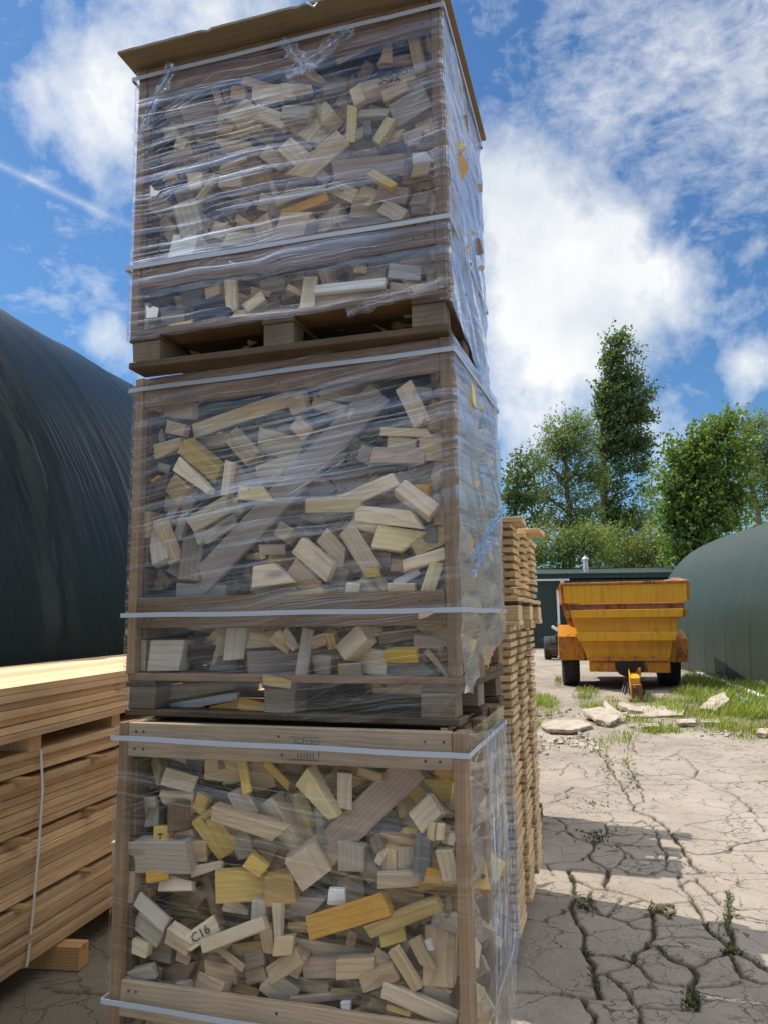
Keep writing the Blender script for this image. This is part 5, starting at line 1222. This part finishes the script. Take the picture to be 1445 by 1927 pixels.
def tree(name, label, D, trunk, lobes, kind, leaf, n_leaf, bark=BARK, wind=.5, r0=.22, limbs=True, spray=13, seed=0, group=None):
    """trunk: view points from the ground up; lobes: (x, y, rx, ry, weight) of the crown as it stands, D metres off"""
    rg = np.random.default_rng(seed); ru = random.Random(seed)
    mp = D / FOC
    T = [at(a, b, D) for a, b in trunk]; base = Vector((T[0].x, T[0].y, 0)); T = [base] + [p - Vector((0, 0, 0)) for p in T[1:]]
    root = thing(name, label, 'tree', base, 0, group)
    T = [p - base for p in T]
    m = MB(); n = len(T) * 4; pts = []
    for i in range(n + 1):
        f = i / n * (len(T) - 1); a = min(int(f), len(T) - 2); pts.append(T[a].lerp(T[a + 1], f - a) + Vector((ru.gauss(0, .05), ru.gauss(0, .05), 0)))
    m.tube(pts, [r0 * (1 - .82 * i / n) + .015 for i in range(n + 1)], 7)
    centers = []
    LO = []
    for (a, b, rx, ry, w) in lobes:
        c = at(a, b, D) - base; LO.append((c, rx * mp, ry * mp, w))
    if limbs:
        for c, rx, rz, w in LO:
            for q in range(2 + int(w > 1)):
                tgt = c + Vector((ru.uniform(-.7, .7) * rx, ru.uniform(-.7, .7) * rx, ru.uniform(-.3, .8) * rz))
                zst = max(T[1].z * .3, min(tgt.z - abs(tgt.x - 0) * .6 - .3 * rz, pts[-1].z * .95)); j = min(range(len(pts)), key=lambda i: abs(pts[i].z - zst)); s = pts[j]
                pp = [s.lerp(tgt, f) + Vector((ru.gauss(0, .12), ru.gauss(0, .12), .25 * rz * math.sin(f * 3.1) * .5)) * (0 if f == 0 else 1) for f in (0, .25, .5, .75, 1)]
                rr0 = r0 * .32 * (1 - .5 * j / len(pts)); m.tube(pp, [rr0, rr0 * .75, rr0 * .5, rr0 * .32, .012], 5)
                centers.append((pp[2], pp[4]))
                for t_i in range(3):
                    s2 = pp[2].lerp(pp[4], ru.random()); e2 = s2 + Vector((ru.gauss(.3 * wind, .5), ru.gauss(0, .5), ru.gauss(.35, .4))) * rx * .6; m.tube([s2, s2.lerp(e2, .5) + Vector((0, 0, .05)), e2], [rr0 * .3, rr0 * .2, .008], 4)
    m.build('trunk', bark, root, smooth=True)
    tot = sum(rx * rz * w for _, rx, rz, w in LO); A = []; tones = []
    for li, (c, rx, rz, w) in enumerate(LO):
        k = max(4, int(n_leaf * rx * rz * w / tot / spray))
        d = rg.normal(size=(k, 3)); d /= np.linalg.norm(d, axis=1)[:, None]; rad = rg.random(k) ** .42
        rad *= .70 + .55 * rg.random(k)
        S = np.array(c) + d * rad[:, None] * np.array([rx, rx * .9, rz])
        keep = fbm(S[:, 0] / (rx * .42) + S[:, 1] / rx + li * 7, S[:, 2] / (rx * .36) + li * 3, 3, seed + li) > (.50 if w <= 1 else .42)
        S = S[keep]; k = len(S); 
        if not k: continue
        base_t = np.clip(rg.random(k) * .75 + .3 * fbm(S[:, 0] / rx * 1.5, S[:, 2] / rx * 1.5, 2, seed + 3) , 0, 1)
        dirv = np.stack([rg.normal(wind, .6, k), rg.normal(0, .6, k), rg.normal(.5 if kind != 'willow' else .15, .5, k)], 1); dirv /= np.linalg.norm(dirv, axis=1)[:, None]
        for j in range(spray):
            f = (j + rg.random(k)) / spray; P = S + dirv * (f * leaf * spray * .52)[:, None] + rg.normal(0, leaf * .42, (k, 3))
            ax = dirv * .9 + rg.normal(0, .65, (k, 3)); ax /= np.linalg.norm(ax, axis=1)[:, None]; no = rg.normal(size=(k, 3)); sd = np.cross(ax, no); sd /= np.linalg.norm(sd, axis=1)[:, None]
            L = leaf * rg.uniform(.6, 1.25, k)[:, None]; wdt = L * (.28 if kind in ('willow', 'ash', 'bush') else .46)
            A.append(np.stack([P - ax * L * .5, P + sd * wdt, P + ax * L * .5, P - sd * wdt], 1)); tones.append(np.clip(base_t + rg.normal(0, .12, k), 0, 1))
    faces_mesh('crown', np.concatenate(A), 4, LEAF[kind], np.concatenate(tones), root)
GT = 'trees beyond the shed'
tree('poplar_tree', 'tall dark upright poplar bending in the wind, tallest tree beyond the shed', 62, [(1143, 1080), (1140, 1000), (1135, 900), (1132, 800), (1145, 700), (1155, 650)],
     [(1160, 630, 10, 8, 1.3), (1150, 648, 14, 14, 1.3), (1142, 672, 18, 16, 1.3), (1174, 654, 14, 7, .8), (1186, 664, 8, 6, .6), (1142, 700, 24, 24, 1.3), (1180, 688, 10, 12, .6), (1138, 742, 26, 28, 1.4), (1168, 722, 24, 22, 1.1), (1136, 790, 22, 28, 1.4), (1168, 772, 30, 24, 1.2), (1205, 742, 20, 8, .9), (1192, 758, 22, 12, .9), (1190, 795, 24, 18, 1.1), (1150, 835, 26, 26, 1.2), (1126, 845, 14, 28, 1.0), (1124, 905, 16, 30, .8), (1128, 965, 20, 28, .8), (1190, 836, 24, 20, 1.1), (1165, 880, 30, 22, .8), (1196, 878, 20, 20, .7), (1160, 930, 34, 26, .6), (1195, 925, 22, 24, .6), (1150, 990, 40, 30, .8), (1190, 985, 28, 30, .6), (1130, 1035, 34, 24, .8), (1178, 1035, 30, 24, .7)],
     'poplar', .22, 62000, wind=.9, r0=.42, seed=3, group=GT)
tree('willow_tree', 'pale green airy willow with drooping sprays, beside the tall poplar', 56, [(1073, 1080), (1073, 1000), (1066, 920), (1062, 850), (1060, 800)],
     [(1000, 868, 22, 22, .8), (1010, 960, 28, 26, .8), (992, 1000, 24, 22, .7), (1085, 975, 34, 26, .8), (1110, 900, 18, 30, .7), (1062, 792, 16, 14, .9), (1045, 812, 30, 22, 1), (1085, 806, 22, 20, .9), (1028, 842, 28, 22, .9), (1068, 842, 34, 26, 1.1), (1102, 842, 20, 26, .9), (1018, 880, 30, 26, .8), (1058, 888, 34, 28, .9), (1098, 892, 24, 30, .8), (1008, 925, 26, 28, .7), (1042, 940, 32, 30, .7), (1088, 945, 28, 34, .7), (1020, 985, 34, 24, .8), (1065, 1000, 40, 26, .7), (1108, 1000, 24, 30, .7)],
     'willow', .21, 56000, bark=BARKL, wind=.6, r0=.30, seed=11, group=GT)
tree('birch_tree', 'small dark leafy tree half hidden behind the crates, at the end of the tree row', 50, [(965, 1080), (968, 980), (970, 920), (975, 890)],
     [(978, 880, 16, 12, 1), (965, 905, 22, 20, 1), (988, 908, 18, 18, .9), (955, 940, 22, 24, 1), (982, 946, 24, 24, .9), (962, 985, 26, 22, 1), (990, 985, 20, 20, .7), (950, 1020, 20, 20, .7)],
     'poplar', .19, 10000, wind=.4, r0=.18, seed=21, group=GT)
tree('maple_tree', 'broad fresh-green maple in full leaf behind the green polytunnel', 44, [(1332, 1080), (1332, 1000), (1328, 930), (1330, 860), (1340, 820)],
     [(1372, 800, 16, 12, .9), (1350, 816, 22, 14, 1), (1322, 826, 18, 14, .9), (1300, 850, 26, 20, 1), (1342, 850, 30, 22, 1.1), (1378, 845, 24, 22, .9), (1268, 880, 26, 22, 1), (1308, 890, 32, 26, 1.2), (1352, 895, 32, 28, 1.1), (1390, 890, 20, 30, .9), (1255, 922, 26, 26, 1), (1296, 935, 32, 28, 1.2), (1342, 945, 36, 30, 1.1), (1385, 945, 24, 30, .9), (1262, 968, 26, 24, 1.1), (1305, 985, 36, 28, 1.2), (1352, 990, 36, 24, 1), (1270, 1015, 26, 26, 1.1), (1312, 1030, 36, 26, 1.1), (1285, 1055, 34, 18, 1)],
     'maple', .22, 50000, wind=.3, r0=.30, seed=31, group=GT)
tree('ash_tree', 'light open ash with bare forked limbs, next to the maple above the polytunnel', 52, [(1432, 1050), (1424, 960), (1412, 905), (1425, 860), (1430, 815)],
     [(1400, 815, 14, 12, .8), (1415, 880, 22, 22, .9), (1428, 805, 18, 14, .8), (1410, 830, 20, 18, .8), (1442, 832, 20, 20, .9), (1405, 865, 18, 18, .7), (1440, 870, 24, 22, .8), (1402, 905, 20, 18, .6), (1445, 915, 22, 22, .7), (1400, 945, 20, 18, .6), (1440, 960, 22, 22, .7), (1470, 850, 30, 40, .9), (1475, 940, 30, 40, .8)],
     'ash', .21, 34000, bark=BARKL, wind=.5, r0=.22, seed=41, group=GT)
tree('bush', 'wide yellow-green bush right behind the shed roof, under the willow', 47, [(1060, 1085), (1060, 1060), (1062, 1040)],
     [(1050, 1008, 26, 18, .9), (1100, 1002, 24, 20, .8), (995, 1018, 26, 20, .9), (1005, 1040, 30, 24, 1.1), (1045, 1030, 34, 26, 1.2), (1088, 1018, 30, 22, 1.1), (1082, 1050, 40, 26, 1.3), (1030, 1062, 40, 20, 1.3), (1120, 1050, 30, 22, 1.2), (985, 1062, 24, 16, 1.1)],
     'bush', .17, 18000, wind=.7, r0=.10, seed=51, group=GT)
tree('bush', 'feathery yellow-green bush behind the shed, under the poplar and maple', 48, [(1190, 1085), (1190, 1060), (1192, 1040)],
     [(1145, 1015, 26, 18, .8), (1200, 1012, 26, 20, .8), (1150, 1050, 30, 24, 1.2), (1190, 1045, 34, 26, 1.1), (1228, 1040, 28, 30, 1.1), (1215, 1062, 40, 16, 1.3), (1235, 1010, 18, 22, .7), (1240, 985, 16, 22, .6), (1165, 1070, 40, 12, 1.2)],
     'bush', .17, 15000, wind=.7, r0=.10, seed=61, group=GT)
tree('slender_tree', 'slender light tree with thin stems between the poplar and the maple', 58, [(1222, 1080), (1222, 1000), (1224, 930), (1226, 890)],
     [(1224, 900, 10, 14, .5), (1218, 935, 18, 20, .5), (1236, 960, 16, 20, .6), (1215, 985, 24, 22, .6), (1240, 1005, 20, 20, .7)],
     'ash', .18, 4200, bark=BARKL, wind=.6, r0=.10, seed=71, group=GT)
tree('hedge_tree', 'dark low hedge tree filling the gap behind the shed roof', 66, [(1110, 1085), (1110, 1060), (1110, 1040)],
     [(960, 1050, 60, 30, 1), (1060, 1055, 70, 26, 1), (1160, 1055, 60, 26, 1), (1250, 1055, 50, 26, 1), (1340, 1050, 60, 30, 1), (1430, 1030, 50, 50, 1)],
     'maple', .28, 16000, wind=.3, r0=.2, seed=81, group=GT)

# ------------------------------------------------------------------ sky, sun, render settings
EL = R(58); AZ = Vector((-.84, .54, 0)).normalized(); SUN = AZ * math.cos(EL) + Vector((0, 0, math.sin(EL)))
sl = bpy.data.lights.new('sun', 'SUN'); sl.energy = 2.55; sl.angle = R(.53); sl.color = (1, .955, .88)
so = bpy.data.objects.new('sun', sl); COL.objects.link(so); so.rotation_euler = SUN.to_track_quat('Z', 'Y').to_euler()
W = bpy.data.worlds.new('World'); SC.world = W; W.use_nodes = True
class WT(NT):
    def __init__(s): s.t = W.node_tree; s.t.nodes.clear(); s.out = s.n('ShaderNodeOutputWorld')
t = WT()
sky = t.n('ShaderNodeTexSky', sky_type='NISHITA'); sky.sun_disc = False; sky.sun_elevation = EL; sky.sun_rotation = math.atan2(SUN.x, SUN.y); sky.air_density = 1.15; sky.dust_density = .35; sky.ozone_density = 3.2
dirv = t.n('ShaderNodeTexCoord').outputs['Generated']
nv = t.vmath('NORMALIZE', dirv)
# cumulus masses and wisps by where they stand in the sky
def blob(px, py, r, amp, squash=1.0):
    d = ray(px, py).normalized(); c = math.cos(math.atan(r / FOC))
    q = t.vmath('DOT_PRODUCT', nv, tuple(d))
    x = t.math('DIVIDE', t.math('SUBTRACT', 1.0, q), 1 - c)
    return t.math('MULTIPLY', t.math('POWER', 2.718, t.math('MULTIPLY', x, -1.0)), amp)
CU = [(330, 20, 150, .9), (480, 0, 150, .7), (230, 170, 95, .75), (140, 210, 80, .55), (240, 280, 80, .65), (985, 400, 135, 1.0), (1060, 520, 160, 1.15), (1200, 520, 115, .85), (1010, 660, 140, 1.0), (1120, 640, 110, .7), (1260, 545, 60, .55), (940, 320, 90, .75), (1150, 430, 38, .7), (1200, 415, 22, .45), (1430, 690, 50, .9), (1385, 700, 36, .6), (200, 615, 46, .85), (225, 680, 50, .8), (900, 10, 90, .6), (960, 790, 90, .5), (1000, 880, 90, .45), (1290, 850, 90, .5), (1240, 800, 60, .35)]
WI = [(1180, 120, 200, .62), (1350, 60, 210, .72), (1445, 190, 170, .55), (1060, 210, 110, .42), (160, 500, 110, .55), (60, 110, 60, .35), (90, 560, 90, .35), (1260, 880, 200, .45), (1440, 360, 70, .35), (0, 0, 90, .2), (1310, 460, 40, .4)]
def total(L):
    s = None
    for b in L:
        v = blob(*b); s = v if s is None else t.math('ADD', s, v)
    return s
cu, wi = total(CU), total(WI)
# away from the picture: unseen, extra-bright broken cloud added as fill light and for reflections
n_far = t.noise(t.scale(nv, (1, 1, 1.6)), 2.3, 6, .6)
dz_ = t.vmath('DOT_PRODUCT', nv, tuple(fwd))
sz_ = t.n('ShaderNodeSeparateXYZ'); t.l(nv, sz_.inputs[0])
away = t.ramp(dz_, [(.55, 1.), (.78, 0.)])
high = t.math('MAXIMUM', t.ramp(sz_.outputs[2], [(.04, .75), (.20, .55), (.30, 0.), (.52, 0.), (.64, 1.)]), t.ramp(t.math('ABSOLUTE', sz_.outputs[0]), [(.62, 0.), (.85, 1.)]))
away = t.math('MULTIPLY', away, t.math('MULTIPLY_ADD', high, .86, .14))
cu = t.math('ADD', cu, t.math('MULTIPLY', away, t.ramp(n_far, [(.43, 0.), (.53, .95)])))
n1 = t.noise(nv, 7.5, 8, .62, .25); n2 = t.noise(t.scale(nv, (1, 1, 1.5)), 34, 6, .62, .3); n3 = t.noise(t.scale(nv, (.8, 1, 2.4)), 11, 8, .66, .6); n4 = t.noise(nv, 20, 6, .6)
a_cu = t.ramp(t.math('ADD', t.math('MULTIPLY', cu, .56), t.math('MULTIPLY_ADD', t.math('ADD', t.math('MULTIPLY', n1, .68), t.math('MULTIPLY', n4, .32)), 2.5, -1.36)), [(.14, 0.), (.45, .45), (.88, 1.)])
a_wi = t.math('MULTIPLY', t.ramp(t.math('ADD', t.math('MULTIPLY', wi, .42), t.math('MULTIPLY_ADD', t.math('ADD', t.math('MULTIPLY', n2, .45), t.math('MULTIPLY', n3, .55)), 2.1, -1.12)), [(.14, 0.), (.74, 1.)]), .62)
# the thin straight trail
l0, l1 = ray(0, 310).normalized(), ray(240, 422).normalized(); nn = l0.cross(l1).normalized()
tr = t.math('ABSOLUTE', t.vmath('DOT_PRODUCT', nv, tuple(nn)))
trail = t.math('MULTIPLY', t.math('MULTIPLY', t.ramp(tr, [(.001, 1.), (.0055, 0.)]), blob(110, 365, 150, .55)), t.math('MULTIPLY_ADD', n2, .9, .1))
alpha = t.math('ADD', t.math('MAXIMUM', a_cu, a_wi), trail, clamp=True)
shade = t.noise(t.vmath('ADD', nv, (0, 0, .03)), 6.0, 5, .55)
cc = t.ramp(t.math('ADD', shade, t.math('MULTIPLY', a_cu, .06)), [(.38, (1.0, 1.0, 1.0)), (.54, (.90, .92, .945)), (.72, (.70, .76, .82))])
bs = t.n('ShaderNodeBackground'); t.l(t.mixc(1.0, sky.outputs[0], (.58, .88, 1.12), 'MULTIPLY'), bs.inputs[0]); bs.inputs[1].default_value = .05
bc = t.n('ShaderNodeBackground'); t.l(cc, bc.inputs[0]); t.l(t.math('MULTIPLY_ADD', away, 2.6, .50), bc.inputs[1])  # clouds out of view brightened to fill the crate fronts
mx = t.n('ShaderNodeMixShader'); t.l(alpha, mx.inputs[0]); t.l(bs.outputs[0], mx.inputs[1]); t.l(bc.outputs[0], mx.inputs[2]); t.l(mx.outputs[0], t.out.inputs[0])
W.cycles.sampling_method = 'MANUAL'; W.cycles.sample_map_resolution = 512

SC.render.engine = 'CYCLES'
SC.render.resolution_x, SC.render.resolution_y = 767, 1024
SC.view_settings.view_transform = 'Standard'; SC.view_settings.look = 'None'; SC.view_settings.gamma = 1; SC.view_settings.exposure = 1.05
cy = SC.cycles
cy.max_bounces = 8; cy.diffuse_bounces = 3; cy.glossy_bounces = 3; cy.transmission_bounces = 4; cy.transparent_max_bounces = 24
cy.caustics_reflective = False; cy.caustics_refractive = False; cy.sample_clamp_indirect = 6
cy.use_denoising = True
try: cy.denoiser = 'OPENIMAGEDENOISE'
except Exception: pass
